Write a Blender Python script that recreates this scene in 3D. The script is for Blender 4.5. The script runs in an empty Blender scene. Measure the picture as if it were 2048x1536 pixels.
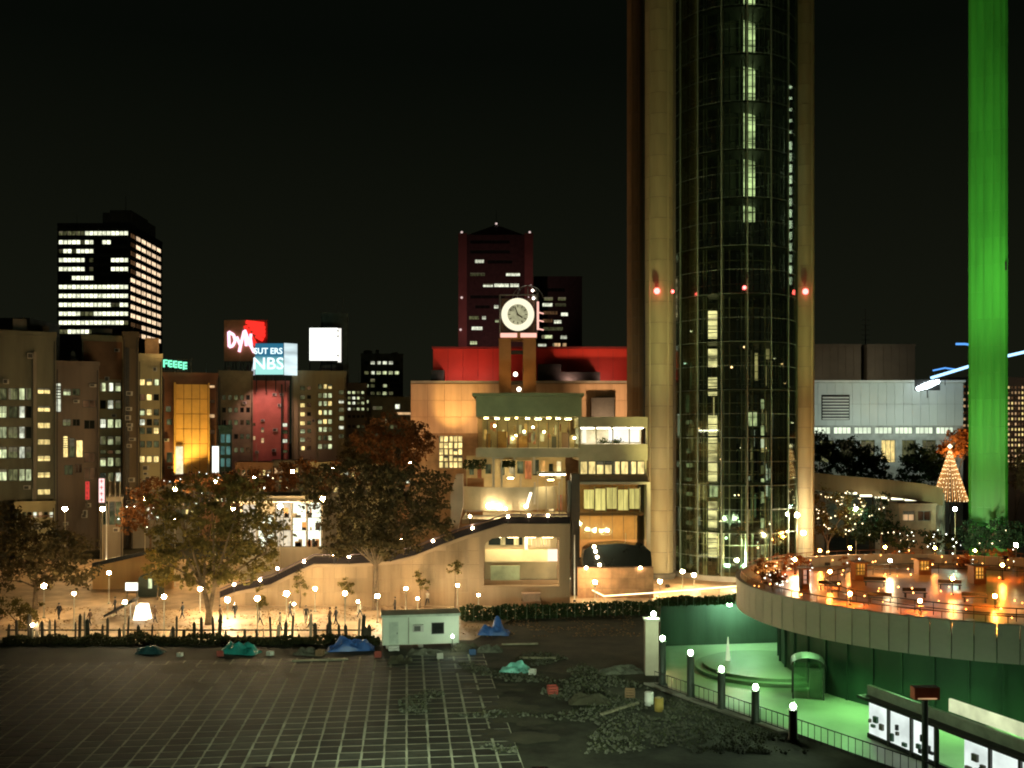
import bpy, bmesh, math, random
from mathutils import Vector, Matrix, noise as mnoise
from mathutils.geometry import tessellate_polygon
random.seed(7)
R = math.radians
PI = math.pi
scene = bpy.context.scene
COL = scene.collection

# ------------------------------------------------------------------ camera
HC, HOR, F = 18.0, 880.0, 1990.0          # camera height, horizon row and focal length in photo pixels (2048 wide)
cam_d = bpy.data.cameras.new('camera')
cam = bpy.data.objects.new('camera', cam_d)
COL.objects.link(cam)
cam.location = (0, 0, HC)
cam.rotation_euler = (R(90), 0, 0)
cam_d.sensor_width = 36.0
cam_d.lens = F / 2048 * 36.0
cam_d.shift_y = (HOR - 768) / 2048
cam_d.clip_start = 0.5
cam_d.clip_end = 6000
scene.camera = cam

# ------------------------------------------------------------------ world: a night sky over a city
world = bpy.data.worlds.new('World')
scene.world = world
world.use_nodes = True
wn = world.node_tree
wn.nodes.clear()
w_out = wn.nodes.new('ShaderNodeOutputWorld')
w_add = wn.nodes.new('ShaderNodeAddShader')
w_sky = wn.nodes.new('ShaderNodeTexSky')
w_sky.sky_type = 'NISHITA'
w_sky.sun_disc = False
w_sky.sun_elevation = R(-4)
w_sky.sun_rotation = R(200)
w_b1 = wn.nodes.new('ShaderNodeBackground')
w_b1.inputs['Strength'].default_value = 0.0006
w_b2 = wn.nodes.new('ShaderNodeBackground')
w_b2.inputs['Strength'].default_value = 1.0
w_tc = wn.nodes.new('ShaderNodeTexCoord')
w_sep = wn.nodes.new('ShaderNodeSeparateXYZ')
w_ramp = wn.nodes.new('ShaderNodeValToRGB')
w_ramp.color_ramp.elements[0].position = 0.0
w_ramp.color_ramp.elements[0].color = (0.0090, 0.0098, 0.0056, 1)
w_ramp.color_ramp.elements[1].position = 0.36
w_ramp.color_ramp.elements[1].color = (0.0019, 0.0027, 0.0016, 1)
wn.links.new(w_tc.outputs['Generated'], w_sep.inputs[0])
wn.links.new(w_sep.outputs['Z'], w_ramp.inputs[0])
wn.links.new(w_ramp.outputs[0], w_b2.inputs[0])
wn.links.new(w_sky.outputs[0], w_b1.inputs[0])
wn.links.new(w_b1.outputs[0], w_add.inputs[0])
wn.links.new(w_b2.outputs[0], w_add.inputs[1])
wn.links.new(w_add.outputs[0], w_out.inputs[0])

scene.view_settings.view_transform = 'Standard'
scene.view_settings.look = 'None'
scene.view_settings.gamma = 1.0
scene.view_settings.exposure = 0.0
scene.view_settings.use_curve_mapping = False
scene.render.engine = 'CYCLES'
cy = scene.cycles
cy.use_denoising = True
cy.max_bounces = 5
cy.diffuse_bounces = 2
cy.glossy_bounces = 3
cy.transmission_bounces = 3
cy.transparent_max_bounces = 10
cy.sample_clamp_indirect = 3.0
cy.caustics_reflective = False
cy.caustics_refractive = False
cy.use_light_tree = True
cy.filter_width = 2.0


# ------------------------------------------------------------------ helpers
def X(u, Y): return (u - 1024.0) / F * Y
def Z(v, Y): return HC - (v - HOR) / F * Y
def GY(v, z=0.0): return F * (HC - z) / (v - HOR)      # distance at which the level z is seen in row v

MATS = {}
def new_mat(name):
    m = bpy.data.materials.new(name)
    m.use_nodes = True
    m.node_tree.nodes.clear()
    out = m.node_tree.nodes.new('ShaderNodeOutputMaterial')
    return m, m.node_tree.nodes, m.node_tree.links, out

def mat(name, col, rough=0.7, var=0.3, scale=0.6, bump=0.15, metal=0.0, rnd=0.0, col2=None, spec=0.4, streak=False):
    if name in MATS: return MATS[name]
    m, N, L, out = new_mat(name)
    b = N.new('ShaderNodeBsdfPrincipled')
    b.inputs['Roughness'].default_value = rough
    b.inputs['Metallic'].default_value = metal
    b.inputs['Specular IOR Level'].default_value = spec
    tc = N.new('ShaderNodeTexCoord')
    mp = N.new('ShaderNodeMapping')
    if streak: mp.inputs['Scale'].default_value = (1.0, 1.0, 0.12)
    n1 = N.new('ShaderNodeTexNoise'); n1.inputs['Scale'].default_value = scale
    n1.inputs['Detail'].default_value = 6; n1.inputs['Roughness'].default_value = 0.62
    L.new(tc.outputs['Object'], mp.inputs[0]); L.new(mp.outputs[0], n1.inputs['Vector'])
    mix = N.new('ShaderNodeMix'); mix.data_type = 'RGBA'
    c2 = col2 or tuple(c * (1 - var) for c in col)
    c1 = col if col2 else tuple(min(1, c * (1 + var)) for c in col)
    mix.inputs['A'].default_value = (*c1, 1); mix.inputs['B'].default_value = (*c2, 1)
    rmp = N.new('ShaderNodeMapRange'); rmp.inputs[1].default_value = 0.33; rmp.inputs[2].default_value = 0.67
    L.new(n1.outputs['Fac'], rmp.inputs[0]); L.new(rmp.outputs[0], mix.inputs['Factor'])
    last = mix.outputs['Result']
    if rnd:
        oi = N.new('ShaderNodeObjectInfo')
        mr = N.new('ShaderNodeMapRange'); mr.inputs[3].default_value = 1 - rnd; mr.inputs[4].default_value = 1 + rnd
        L.new(oi.outputs['Random'], mr.inputs[0])
        hs = N.new('ShaderNodeHueSaturation'); L.new(mr.outputs[0], hs.inputs['Value']); L.new(last, hs.inputs['Color'])
        last = hs.outputs[0]
    L.new(last, b.inputs['Base Color'])
    if bump:
        n2 = N.new('ShaderNodeTexNoise'); n2.inputs['Scale'].default_value = scale * 9; n2.inputs['Detail'].default_value = 4
        L.new(tc.outputs['Object'], n2.inputs['Vector'])
        bp = N.new('ShaderNodeBump'); bp.inputs['Strength'].default_value = bump; bp.inputs['Distance'].default_value = 0.06
        L.new(n2.outputs['Fac'], bp.inputs['Height']); L.new(bp.outputs[0], b.inputs['Normal'])
    L.new(b.outputs[0], out.inputs[0])
    MATS[name] = m
    return m

def glow(name, col, strength, sample=False, var=0.0, scale=(1, 1, 1), rnd=0.0):
    """A thing that gives off light: a lamp, a lit room behind a window, a backlit sign."""
    if name in MATS: return MATS[name]
    m, N, L, out = new_mat(name)
    e = N.new('ShaderNodeEmission')
    e.inputs[0].default_value = (*col, 1); e.inputs[1].default_value = strength
    fac = None
    if var:
        tc = N.new('ShaderNodeTexCoord'); mp = N.new('ShaderNodeMapping'); mp.inputs['Scale'].default_value = scale
        oi = N.new('ShaderNodeObjectInfo')
        ad = N.new('ShaderNodeVectorMath'); ad.operation = 'ADD'
        mu = N.new('ShaderNodeMath'); mu.operation = 'MULTIPLY'; mu.inputs[1].default_value = 57.0
        cb = N.new('ShaderNodeCombineXYZ')
        L.new(oi.outputs['Random'], mu.inputs[0])
        for k in range(3): L.new(mu.outputs[0], cb.inputs[k])
        L.new(tc.outputs['Object'], mp.inputs[0]); L.new(mp.outputs[0], ad.inputs[0]); L.new(cb.outputs[0], ad.inputs[1])
        n = N.new('ShaderNodeTexNoise'); n.inputs['Scale'].default_value = 1.0; n.inputs['Detail'].default_value = 3
        L.new(ad.outputs[0], n.inputs['Vector'])
        mr = N.new('ShaderNodeMapRange'); mr.inputs[1].default_value = 0.3; mr.inputs[2].default_value = 0.7
        mr.inputs[3].default_value = strength * (1 - var); mr.inputs[4].default_value = strength * (1 + var)
        L.new(n.outputs['Fac'], mr.inputs[0])
        fac = mr.outputs[0]
        if rnd:
            m2 = N.new('ShaderNodeMapRange'); m2.inputs[3].default_value = 1 - rnd; m2.inputs[4].default_value = 1 + rnd
            wn_ = N.new('ShaderNodeTexWhiteNoise'); wn_.noise_dimensions = '1D'
            L.new(oi.outputs['Random'], wn_.inputs['W'])
            L.new(wn_.outputs['Value'], m2.inputs[0])
            mm = N.new('ShaderNodeMath'); mm.operation = 'MULTIPLY'
            L.new(fac, mm.inputs[0]); L.new(m2.outputs[0], mm.inputs[1]); fac = mm.outputs[0]
        L.new(fac, e.inputs[1])
    L.new(e.outputs[0], out.inputs[0])
    m.cycles.emission_sampling = 'AUTO' if sample else 'NONE'
    MATS[name] = m
    return m

def glass(name, tint, clear=0.75, rough=0.03, refl=0.06):
    if name in MATS: return MATS[name]
    m, N, L, out = new_mat(name)
    t = N.new('ShaderNodeBsdfTransparent'); t.inputs[0].default_value = (*[c * clear + (1 - clear) * 0.3 for c in tint], 1)
    g = N.new('ShaderNodeBsdfGlossy'); g.inputs['Roughness'].default_value = rough; g.inputs[0].default_value = (*tint, 1)
    lw = N.new('ShaderNodeLayerWeight'); lw.inputs[0].default_value = 0.35
    mr = N.new('ShaderNodeMapRange'); mr.inputs[3].default_value = refl; mr.inputs[4].default_value = 0.8
    L.new(lw.outputs['Fresnel'], mr.inputs[0])
    mx = N.new('ShaderNodeMixShader')
    L.new(mr.outputs[0], mx.inputs[0]); L.new(t.outputs[0], mx.inputs[1]); L.new(g.outputs[0], mx.inputs[2])
    L.new(mx.outputs[0], out.inputs[0])
    MATS[name] = m
    return m

def leafmat(name, a, b, trans=0.35):
    if name in MATS: return MATS[name]
    m, N, L, out = new_mat(name)
    tc = N.new('ShaderNodeTexCoord')
    n1 = N.new('ShaderNodeTexNoise'); n1.inputs['Scale'].default_value = 1.3; n1.inputs['Detail'].default_value = 5
    L.new(tc.outputs['Object'], n1.inputs['Vector'])
    mr = N.new('ShaderNodeMapRange'); mr.inputs[1].default_value = 0.35; mr.inputs[2].default_value = 0.65
    mix = N.new('ShaderNodeMix'); mix.data_type = 'RGBA'
    mix.inputs['A'].default_value = (*a, 1); mix.inputs['B'].default_value = (*b, 1)
    L.new(n1.outputs['Fac'], mr.inputs[0]); L.new(mr.outputs[0], mix.inputs['Factor'])
    d = N.new('ShaderNodeBsdfDiffuse'); t = N.new('ShaderNodeBsdfTranslucent')
    L.new(mix.outputs['Result'], d.inputs[0]); L.new(mix.outputs['Result'], t.inputs[0])
    mx = N.new('ShaderNodeMixShader'); mx.inputs[0].default_value = trans
    L.new(d.outputs[0], mx.inputs[1]); L.new(t.outputs[0], mx.inputs[2]); L.new(mx.outputs[0], out.inputs[0])
    MATS[name] = m
    return m

class MB:
    """collects shapes and links them as ONE mesh object"""
    def __init__(s): s.v, s.f, s.mi = [], [], []
    def face(s, pts, mi=0):
        i = len(s.v); s.v += [tuple(p) for p in pts]; s.f.append(tuple(range(i, i + len(pts)))); s.mi.append(mi)
    def box(s, x0, x1, y0, y1, z0, z1, mi=0):
        i = len(s.v)
        s.v += [(x0, y0, z0), (x1, y0, z0), (x1, y1, z0), (x0, y1, z0), (x0, y0, z1), (x1, y0, z1), (x1, y1, z1), (x0, y1, z1)]
        for q in ((0, 3, 2, 1), (4, 5, 6, 7), (0, 1, 5, 4), (1, 2, 6, 5), (2, 3, 7, 6), (3, 0, 4, 7)):
            s.f.append(tuple(i + k for k in q)); s.mi.append(mi)
        return s
    def tube(s, p0, p1, r0, r1=None, n=8, mi=0, caps=True):
        r1 = r0 if r1 is None else r1
        p0, p1 = Vector(p0), Vector(p1); d = (p1 - p0)
        if d.length < 1e-6: return s
        d.normalize()
        a = d.orthogonal().normalized(); b = d.cross(a)
        i = len(s.v)
        for p, r in ((p0, r0), (p1, r1)):
            for k in range(n):
                t = 2 * PI * k / n
                s.v.append(tuple(p + (a * math.cos(t) + b * math.sin(t)) * r))
        for k in range(n):
            s.f.append((i + k, i + (k + 1) % n, i + n + (k + 1) % n, i + n + k)); s.mi.append(mi)
        if caps:
            s.f.append(tuple(i + k for k in reversed(range(n)))); s.mi.append(mi)
            s.f.append(tuple(i + n + k for k in range(n))); s.mi.append(mi)
        return s
    def path(s, pts, r, n=6, mi=0):
        for a, b in zip(pts[:-1], pts[1:]): s.tube(a, b, r, r, n, mi)
        return s
    def lathe(s, prof, n=16, c=(0, 0, 0), mi=0, a0=0.0, a1=2 * PI):
        full = abs(a1 - a0 - 2 * PI) < 1e-6
        m = n if full else n + 1
        i = len(s.v)
        for (r, z) in prof:
            for k in range(m):
                t = a0 + (a1 - a0) * k / n
                s.v.append((c[0] + r * math.cos(t), c[1] + r * math.sin(t), c[2] + z))
        for j in range(len(prof) - 1):
            for k in range(n):
                k2 = (k + 1) % m
                s.f.append((i + j * m + k, i + j * m + k2, i + (j + 1) * m + k2, i + (j + 1) * m + k)); s.mi.append(mi)
        return s
    def ball(s, c, r, n=10, mi=0, sz=1.0):
        h = n // 2
        prof = [(max(1e-4, r * math.sin(PI * j / h)), -r * sz * math.cos(PI * j / h)) for j in range(h + 1)]
        return s.lathe(prof, n, c, mi)
    def octa(s, c, r, mi=0):
        i = len(s.v); x, y, z = c
        s.v += [(x + r, y, z), (x - r, y, z), (x, y + r, z), (x, y - r, z), (x, y, z + r), (x, y, z - r)]
        for q in ((0, 2, 4), (2, 1, 4), (1, 3, 4), (3, 0, 4), (2, 0, 5), (1, 2, 5), (3, 1, 5), (0, 3, 5)):
            s.f.append(tuple(i + k for k in q)); s.mi.append(mi)
        return s
    def prism(s, outer, holes=(), y0=0.0, y1=1.0, mi=0, axis='y'):
        """polygon (a, b) extruded; axis y: a=x, b=z; axis z: a=x, b=y"""
        def P(p, t): return (p[0], t, p[1]) if axis == 'y' else (p[0], p[1], t)
        loops = [list(outer)] + [list(h) for h in holes]
        flat = [p for l in loops for p in l]
        tris = tessellate_polygon([[Vector((p[0], p[1], 0)) for p in l] for l in loops])
        for t in (y0, y1):
            i = len(s.v); s.v += [P(p, t) for p in flat]
            for tr in tris: s.f.append(tuple(i + k for k in (tr if t == y0 else reversed(tr)))); s.mi.append(mi)
        for l in loops:
            for k in range(len(l)):
                a, b = l[k], l[(k + 1) % len(l)]
                s.face([P(a, y0), P(b, y0), P(b, y1), P(a, y1)], mi)
        return s
    def mesh(s, name, mats, smooth=False, fix=True):
        me = bpy.data.meshes.new(name)
        me.from_pydata(s.v, [], s.f)
        for m in (mats if isinstance(mats, (list, tuple)) else [mats]): me.materials.append(m)
        me.polygons.foreach_set('material_index', s.mi)
        if smooth: me.polygons.foreach_set('use_smooth', [True] * len(s.f))
        if fix:
            bm = bmesh.new(); bm.from_mesh(me)
            bmesh.ops.remove_doubles(bm, verts=bm.verts, dist=1e-4)
            bmesh.ops.recalc_face_normals(bm, faces=bm.faces)
            bm.to_mesh(me); bm.free()
        me.update()
        return me
    def build(s, name, mats, parent=None, smooth=False, loc=None, rz=0.0, fix=True):
        return link(name, s.mesh(name, mats, smooth, fix), parent, loc, rz)

def link(name, me, parent=None, loc=None, rz=0.0):
    o = bpy.data.objects.new(name, me); COL.objects.link(o)
    if parent: o.parent = parent
    if loc: o.location = loc
    if rz: o.rotation_euler = (0, 0, rz)
    return o

def tag(o, label=None, cat=None, group=None, kind=None):
    if label: o['label'] = label
    if cat: o['category'] = cat
    if group: o['group'] = group
    if kind: o['kind'] = kind
    return o

def thing(name, label, cat, loc=(0, 0, 0), rz=0.0, group=None):
    o = bpy.data.objects.new(name, None); COL.objects.link(o)
    o.empty_display_size = 0.5
    o.location = loc; o.rotation_euler = (0, 0, rz)
    return tag(o, label, cat, group)

def spot(name, loc, target, power, col, angle=70, blend=0.6, size=0.3, parent=None):
    d = bpy.data.lights.new(name, 'SPOT'); d.energy = power; d.color = col
    d.spot_size = R(angle); d.spot_blend = blend; d.shadow_soft_size = size
    o = bpy.data.objects.new(name, d); COL.objects.link(o)
    o.location = loc
    o.rotation_euler = (Vector(target) - Vector(loc)).to_track_quat('-Z', 'Y').to_euler()
    return o

def text_obj(name, s, size, m, parent, loc, extrude=0.04, sx=1.0, bold=0.0, align='CENTER'):
    cu = bpy.data.curves.new(name, 'FONT'); cu.body = s; cu.size = size; cu.extrude = extrude
    cu.align_x = align; cu.align_y = 'CENTER'; cu.offset = bold; cu.resolution_u = 3
    tmp = bpy.data.objects.new('tmp', cu)
    me = bpy.data.meshes.new_from_object(tmp)
    bpy.data.objects.remove(tmp)
    me.materials.clear(); me.materials.append(m)
    me.transform(Matrix.Rotation(R(90), 4, 'X') @ Matrix.Diagonal((sx, 1, 1, 1)))
    return link(name, me, parent, loc)

# ------------------------------------------------------------------ shared materials
M_asphalt = mat('asphalt', (0.042, 0.042, 0.03), 0.9, 0.55, 0.35, 0.5, spec=.2)
M_soil = mat('soil', (0.055, 0.05, 0.03), 0.95, 0.5, 0.35, 0.6)
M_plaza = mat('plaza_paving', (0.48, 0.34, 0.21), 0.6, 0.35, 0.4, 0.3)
M_conc = mat('concrete', (0.32, 0.30, 0.26), 0.8, 0.25, 0.3, 0.2, streak=True)
M_conc_d = mat('dark_concrete', (0.19, 0.175, 0.145), 0.8, 0.3, 0.3, 0.2, streak=True)
M_conc_p = mat('pink_stone', (0.34, 0.23, 0.14), 0.7, 0.22, 0.3, 0.2, streak=True)
M_steel = mat('grey_steel', (0.35, 0.35, 0.33), 0.4, 0.2, 2.0, 0.05, metal=0.6)
M_dark = mat('dark_metal', (0.03, 0.03, 0.03), 0.5, 0.3, 2.0, 0.05, metal=0.3)
M_white = mat('white_paint', (0.72, 0.72, 0.68), 0.5, 0.1, 0.6, 0.05)
M_frame = mat('window_frame', (0.06, 0.06, 0.055), 0.5, 0.2, 2, 0.0)
M_bark = mat('bark', (0.13, 0.09, 0.055), 0.9, 0.45, 2.0, 0.6)
M_globe = glow('globe_light', (1.0, 0.74, 0.38), 740, True)
GLOBES = [M_globe, glow('globe_light_warm', (1.0, 0.66, 0.30), 620, True), glow('globe_light_pale', (1.0, 0.84, 0.52), 860, True)]
M_smallglobe = glow('small_globe_light', (1.0, 0.75, 0.45), 75, True)
M_fairy = glow('fairy_light', (1.0, 0.78, 0.45), 6)
M_fairy_w = glow('white_fairy_light', (0.95, 1.0, 0.85), 6)

# lit rooms
W_green = glow('lit_room_greenish', (0.70, 0.78, 0.42), 0.75, False, 0.7, (2.2, 0.8, 0.9), 0.45)
W_white = glow('lit_room_white', (0.86, 0.90, 0.68), 1.0, False, 0.6, (2.2, 0.7, 1.0), 0.4)
W_yel = glow('lit_room_yellow', (1.0, 0.76, 0.28), 1.1, False, 0.5, (2.4, 1, 0.8), 0.3)
W_warm = glow('lit_room_warm', (1.0, 0.62, 0.30), 0.6, False, 0.5, (0.8, 1, 0.4), 0.4)
W_dim = glow('dim_room', (0.45, 0.46, 0.20), 0.16, False, 0.8, (2, 0.8, 1), 0.6)
W_dimw = glow('dim_warm_room', (0.55, 0.28, 0.12), 0.12, False, 0.7, (0.8, 0.8, 0.4), 0.6)
W_off = mat('dark_window_glass', (0.015, 0.018, 0.016), 0.08, 0.2, 0.4, 0.0, rnd=0.4)
WM = {'g': W_green, 'w': W_white, 'y': W_yel, 'r': W_warm, 'd': W_dim, 'o': W_dimw, 'x': W_off}

# ------------------------------------------------------------------ windows and buildings
WCACHE = {}
M_blind = glow('backlit_blind', (.60, .52, .30), .16, False, .3, (1, 1, 4), .5)
def window_mesh(w, h, key, recess=0.3, mull=0):
    var = random.choice((0, 0, 1, 2, 3)) if isinstance(key, str) and key in 'gwyrd' and h > .9 else 0
    k = (round(w, 2), round(h, 2), key, recess, mull, var)
    if k in WCACHE: return WCACHE[k]
    b = MB(); t = min(0.08, w * 0.08); y = recess - 0.07
    b.box(0, w, y, y + 0.06, 0, t); b.box(0, w, y, y + 0.06, h - t, h)
    b.box(0, t, y, y + 0.06, t, h - t); b.box(w - t, w, y, y + 0.06, t, h - t)
    for j in range(mull):
        x = w * (j + 1) / (mull + 1); b.box(x - t / 2, x + t / 2, y, y + 0.06, t, h - t)
    b.face([(0, y + 0.05, 0), (w, y + 0.05, 0), (w, y + 0.05, h), (0, y + 0.05, h)], 1)
    if var == 1: b.box(t, w - t, y + .02, y + .045, h * random.uniform(.5, .75), h - t, 2)
    if var == 2: b.box(t, w * random.uniform(.2, .4), y + .02, y + .045, t, h - t, 2)
    if var == 3:
        for q in range(5): b.box(t, w - t, y + .02, y + .045, h * (.45 + q * .1), h * (.45 + q * .1) + h * .045, 2)
    me = b.mesh('window', [M_frame, WM[key] if isinstance(key, str) else key, M_blind], fix=False)
    WCACHE[k] = me
    return me

def plate(b, W, H, rects, recess=0.3, x0=0.0, z0=0.0, T=None, mi=0):
    """a wall face with real openings; T maps (x, y, z) of the face's own frame"""
    T = T or (lambda p: p)
    xs = sorted({x0, W} | {r[0] for r in rects} | {r[2] for r in rects})
    zs = sorted({z0, H} | {r[1] for r in rects} | {r[3] for r in rects})
    for za, zb in zip(zs[:-1], zs[1:]):
        zm = (za + zb) / 2; run = None
        row = [r for r in rects if r[1] < zm < r[3]]
        for xa, xb in zip(xs[:-1], xs[1:]):
            xm = (xa + xb) / 2
            hole = any(r[0] < xm < r[2] for r in row)
            if not hole:
                run = [xa, xb] if run is None else [run[0], xb]
            if hole or xb == xs[-1]:
                if run: b.face([T((run[0], 0, za)), T((run[1], 0, za)), T((run[1], 0, zb)), T((run[0], 0, zb))], mi)
                run = None
    for (xa, za, xb, zb) in rects:
        d = recess
        for q in ([(xa, 0, za), (xb, 0, za), (xb, d, za), (xa, d, za)], [(xa, 0, zb), (xb, 0, zb), (xb, d, zb), (xa, d, zb)],
                  [(xa, 0, za), (xa, d, za), (xa, d, zb), (xa, 0, zb)], [(xb, 0, za), (xb, d, za), (xb, d, zb), (xb, 0, zb)]):
            b.face([T(p) for p in q], mi)

def building(name, label, u0, u1, vtop, Y, depth, m, wins=(), side=(), parapet=0.8, recess=0.3, cat='building', group=None, rz=0.0, face=False):
    """wins: (u0, v0, u1, v1, key[, mullions]) in photo pixels on the front face at distance Y; side: (y0, z0, y1, z1, key) metres on the right-hand face"""
    x0, H = X(u0, Y), Z(vtop, Y)
    if face: rz = math.atan2(-X((u0 + u1) / 2, Y), Y)
    def fs(u):                                   # photo column -> metres along the (turned) front
        m_ = (u - 1024.0) / F
        return (m_ * Y - x0) / (math.cos(rz) - m_ * math.sin(rz))
    def fz(v, s_=0.0): return Z(v, Y + s_ * math.sin(rz))
    W = fs(u1)
    t = thing(name, label, cat, (x0, Y, 0), rz, group)
    global FS, FZ
    FS, FZ = fs, fz
    rects = []
    for w in wins:
        a, c = fs(w[0]), fs(w[2])
        zb, zt = fz(w[3], (a + c) / 2), fz(w[1], (a + c) / 2)
        rects.append((round(a, 3), round(zb, 3), round(c, 3), round(zt, 3)))
    b = MB()
    plate(b, W, H, rects, recess)
    TS = lambda p: (W - p[1], p[0], p[2])
    plate(b, depth, H, [s[:4] for s in side], recess, T=TS)
    b.face([(0, 0, 0), (0, depth, 0), (0, depth, H), (0, 0, H)])
    b.face([(0, depth, 0), (W, depth, 0), (W, depth, H), (0, depth, H)])
    b.face([(0, 0, H), (W, 0, H), (W, depth, H), (0, depth, H)])
    b.build('wall', m, t, fix=False)
    if parapet:
        p = MB(); e = 0.12
        p.box(-e, W + e, -e, 0.25, H + 0.003, H + parapet); p.box(-e, W + e, depth - 0.25, depth + e, H + 0.003, H + parapet)
        p.box(-e, 0.25, 0.25, depth - 0.25, H + 0.003, H + parapet); p.box(W - 0.25, W + e, 0.25, depth - 0.25, H + 0.003, H + parapet)
        p.build('parapet', m, t)
    for w, r in zip(wins, rects):
        link('window', window_mesh(r[2] - r[0], r[3] - r[1], w[4], recess, w[5] if len(w) > 5 else 1), t, (r[0], 0, r[1]))
    for s in side:
        link('window', window_mesh(s[2] - s[0], s[3] - s[1], s[4], recess, 1), t, (W, s[0], s[1]), PI / 2)
    t['_W'] = W; t['_H'] = H
    if face and H > 8:
        for k in range(10):
            w_, h_ = random.uniform(.7, 1.1), random.uniform(.5, .8)
            x = random.uniform(.2, max(.3, W - 1.3)); z = random.uniform(4, H - 2)
            if any(x < r[2] + .15 and x + w_ > r[0] - .15 and z < r[3] + .15 and z + h_ > r[1] - .15 for r in rects): continue
            link('air_conditioner', AC(w_, h_), t, (x, 0, z))
        for x in (.12, W - .3):
            b = MB().box(x, x + .14, -.2, -.003, 0, H - .6); b.build('downpipe', M_dark, t)
        for k in range(random.randint(1, 3)):
            x = random.uniform(.1, .9) * W; MB().tube((x, depth * .4, H), (x, depth * .4, H + random.uniform(2, 5)), .05, .03, 5).build('antenna', M_steel, t)
    return t

ACM = {}
def AC(w, h):
    k = (round(w, 1), round(h, 1))
    if k not in ACM: ACM[k] = MB().box(0, k[0], -.45, -.003, 0, k[1]).box(.08, k[0] * .7, -.47, -.453, .08, k[1] - .08, 1).mesh('air_conditioner', [mat('ac_casing', (.45, .45, .42), .6), M_frame])
    return ACM[k]

def roof_units(t, W, H, depth, n, m=M_conc_d, zr=(1.2, 3.0)):
    for k in range(n):
        w = random.uniform(0.08, 0.22) * W; d = random.uniform(0.15, 0.4) * depth
        x = random.uniform(0.05, 0.95) * (W - w); y = random.uniform(0.1, 0.9) * (depth - d)
        h = random.uniform(*zr)
        b = MB().box(x, x + w, y, y + d, H + 0.004, H + h).box(x + w * .2, x + w * .8, y + d * .2, y + d * .8, H + h, H + h + 0.25)
        b.build('roof_unit', m, t)

def rows(u0, u1, n, vs, hpx, pick, gap=0.15, mull=1):
    out = []
    wpx = (u1 - u0) / n
    for j, v in enumerate(vs):
        for k in range(n):
            key = pick(j, k)
            if key: out.append((u0 + k * wpx + wpx * gap / 2, v, u0 + (k + 1) * wpx - wpx * gap / 2, v + hpx, key, mull))
    return out

# ================================================================== GROUND AND SETTING
A_, B_, C_ = (10.8, 73.0), (17.5, 61.0), (25.0, 47.5)
D_, E_ = (16.6, 111.0), (30.0, 113.0)
PITZ = -5.0
pit = [A_, B_, C_, (95, 47.5), (95, 113), E_, D_]
g = MB()
outer = [(-2500, -60), (2500, -60), (2500, 5000), (-2500, 5000)]
loops = [[Vector((*p, 0)) for p in l] for l in (outer, pit)]
flat = [p for l in (outer, pit) for p in l]
i0 = len(g.v); g.v += [(p[0], p[1], 0.0) for p in flat]
for tr in tessellate_polygon(loops):
    g.f.append(tuple(i0 + k for k in tr)); g.mi.append(0)
tag(g.build('ground', M_asphalt), kind='structure')
# lit plaza paving in front of the ramp
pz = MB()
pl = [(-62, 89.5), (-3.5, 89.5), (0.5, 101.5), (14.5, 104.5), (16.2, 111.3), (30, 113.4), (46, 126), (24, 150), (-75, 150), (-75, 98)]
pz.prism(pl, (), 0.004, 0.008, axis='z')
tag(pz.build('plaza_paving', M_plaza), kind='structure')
yd = MB()
yd.prism([(-3.4, 80.5), (10.6, 73.2), (15.4, 103.4), (0.6, 100.6)], (), 0.004, 0.008, axis='z')
tag(yd.build('dirt_yard', M_soil), kind='structure')

# sunken court
pf = MB(); pf.prism(pit, (), PITZ - 0.3, PITZ, axis='z')
M_court = mat('court_floor', (0.42, 0.48, 0.33), 0.45, 0.15, 0.18, 0.08)
tag(pf.build('court_floor', M_court), kind='structure')
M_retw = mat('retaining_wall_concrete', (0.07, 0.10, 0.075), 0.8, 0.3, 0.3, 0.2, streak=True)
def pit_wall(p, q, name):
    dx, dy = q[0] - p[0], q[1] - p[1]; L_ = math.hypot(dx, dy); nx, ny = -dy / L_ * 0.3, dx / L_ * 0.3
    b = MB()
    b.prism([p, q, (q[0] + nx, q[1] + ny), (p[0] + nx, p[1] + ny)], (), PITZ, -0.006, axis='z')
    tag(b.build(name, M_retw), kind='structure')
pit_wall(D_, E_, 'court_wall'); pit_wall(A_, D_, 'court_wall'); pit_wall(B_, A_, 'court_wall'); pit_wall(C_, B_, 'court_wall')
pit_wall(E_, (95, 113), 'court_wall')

# a paved field of big dark slabs with pale joints, in the foreground
M_joint = mat('pale_joint_mortar', (0.58, 0.58, 0.45), 0.9, 0.4, 0.45, 0.3, col2=(.26, .26, .19))
M_paver = mat('dark_slab', (0.026, 0.029, 0.022), 0.75, 0.6, 0.9, 0.5, rnd=0.75)
rot = R(6.0)
def fld(i, j): return (math.cos(rot) * i - math.sin(rot) * j, math.sin(rot) * i + math.cos(rot) * j)
ox, oy = -2.4, 83.6
fb = MB()
NX, NY, PS = 33, 25, 1.28
fc = [fld(-NX * PS, -NY * PS), fld(0, -NY * PS), fld(0, 0), fld(-NX * PS, 0)]
fb.prism([(ox + a, oy + c) for a, c in fc], (), 0.004, 0.03, axis='z')
field = tag(fb.build('paved_field', M_joint), kind='structure')
pav_meshes = []
for k in range(5):
    b = MB(); h = PS / 2 - 0.065
    dz = [random.uniform(0.006, 0.02) for _ in range(4)]
    c = [(-h, -h), (h, -h), (h, h), (-h, h)]; c = [(x + random.uniform(-.03, .03), y + random.uniform(-.03, .03)) for x, y in c]
    top = [(x, y, z) for (x, y), z in zip(c, dz)]; bot = [(x, y, 0) for x, y in c]
    b.face(top)
    for q in range(4): b.face([bot[q], bot[(q + 1) % 4], top[(q + 1) % 4], top[q]])
    pav_meshes.append(b.mesh('paver', M_paver))
slots = []
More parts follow.
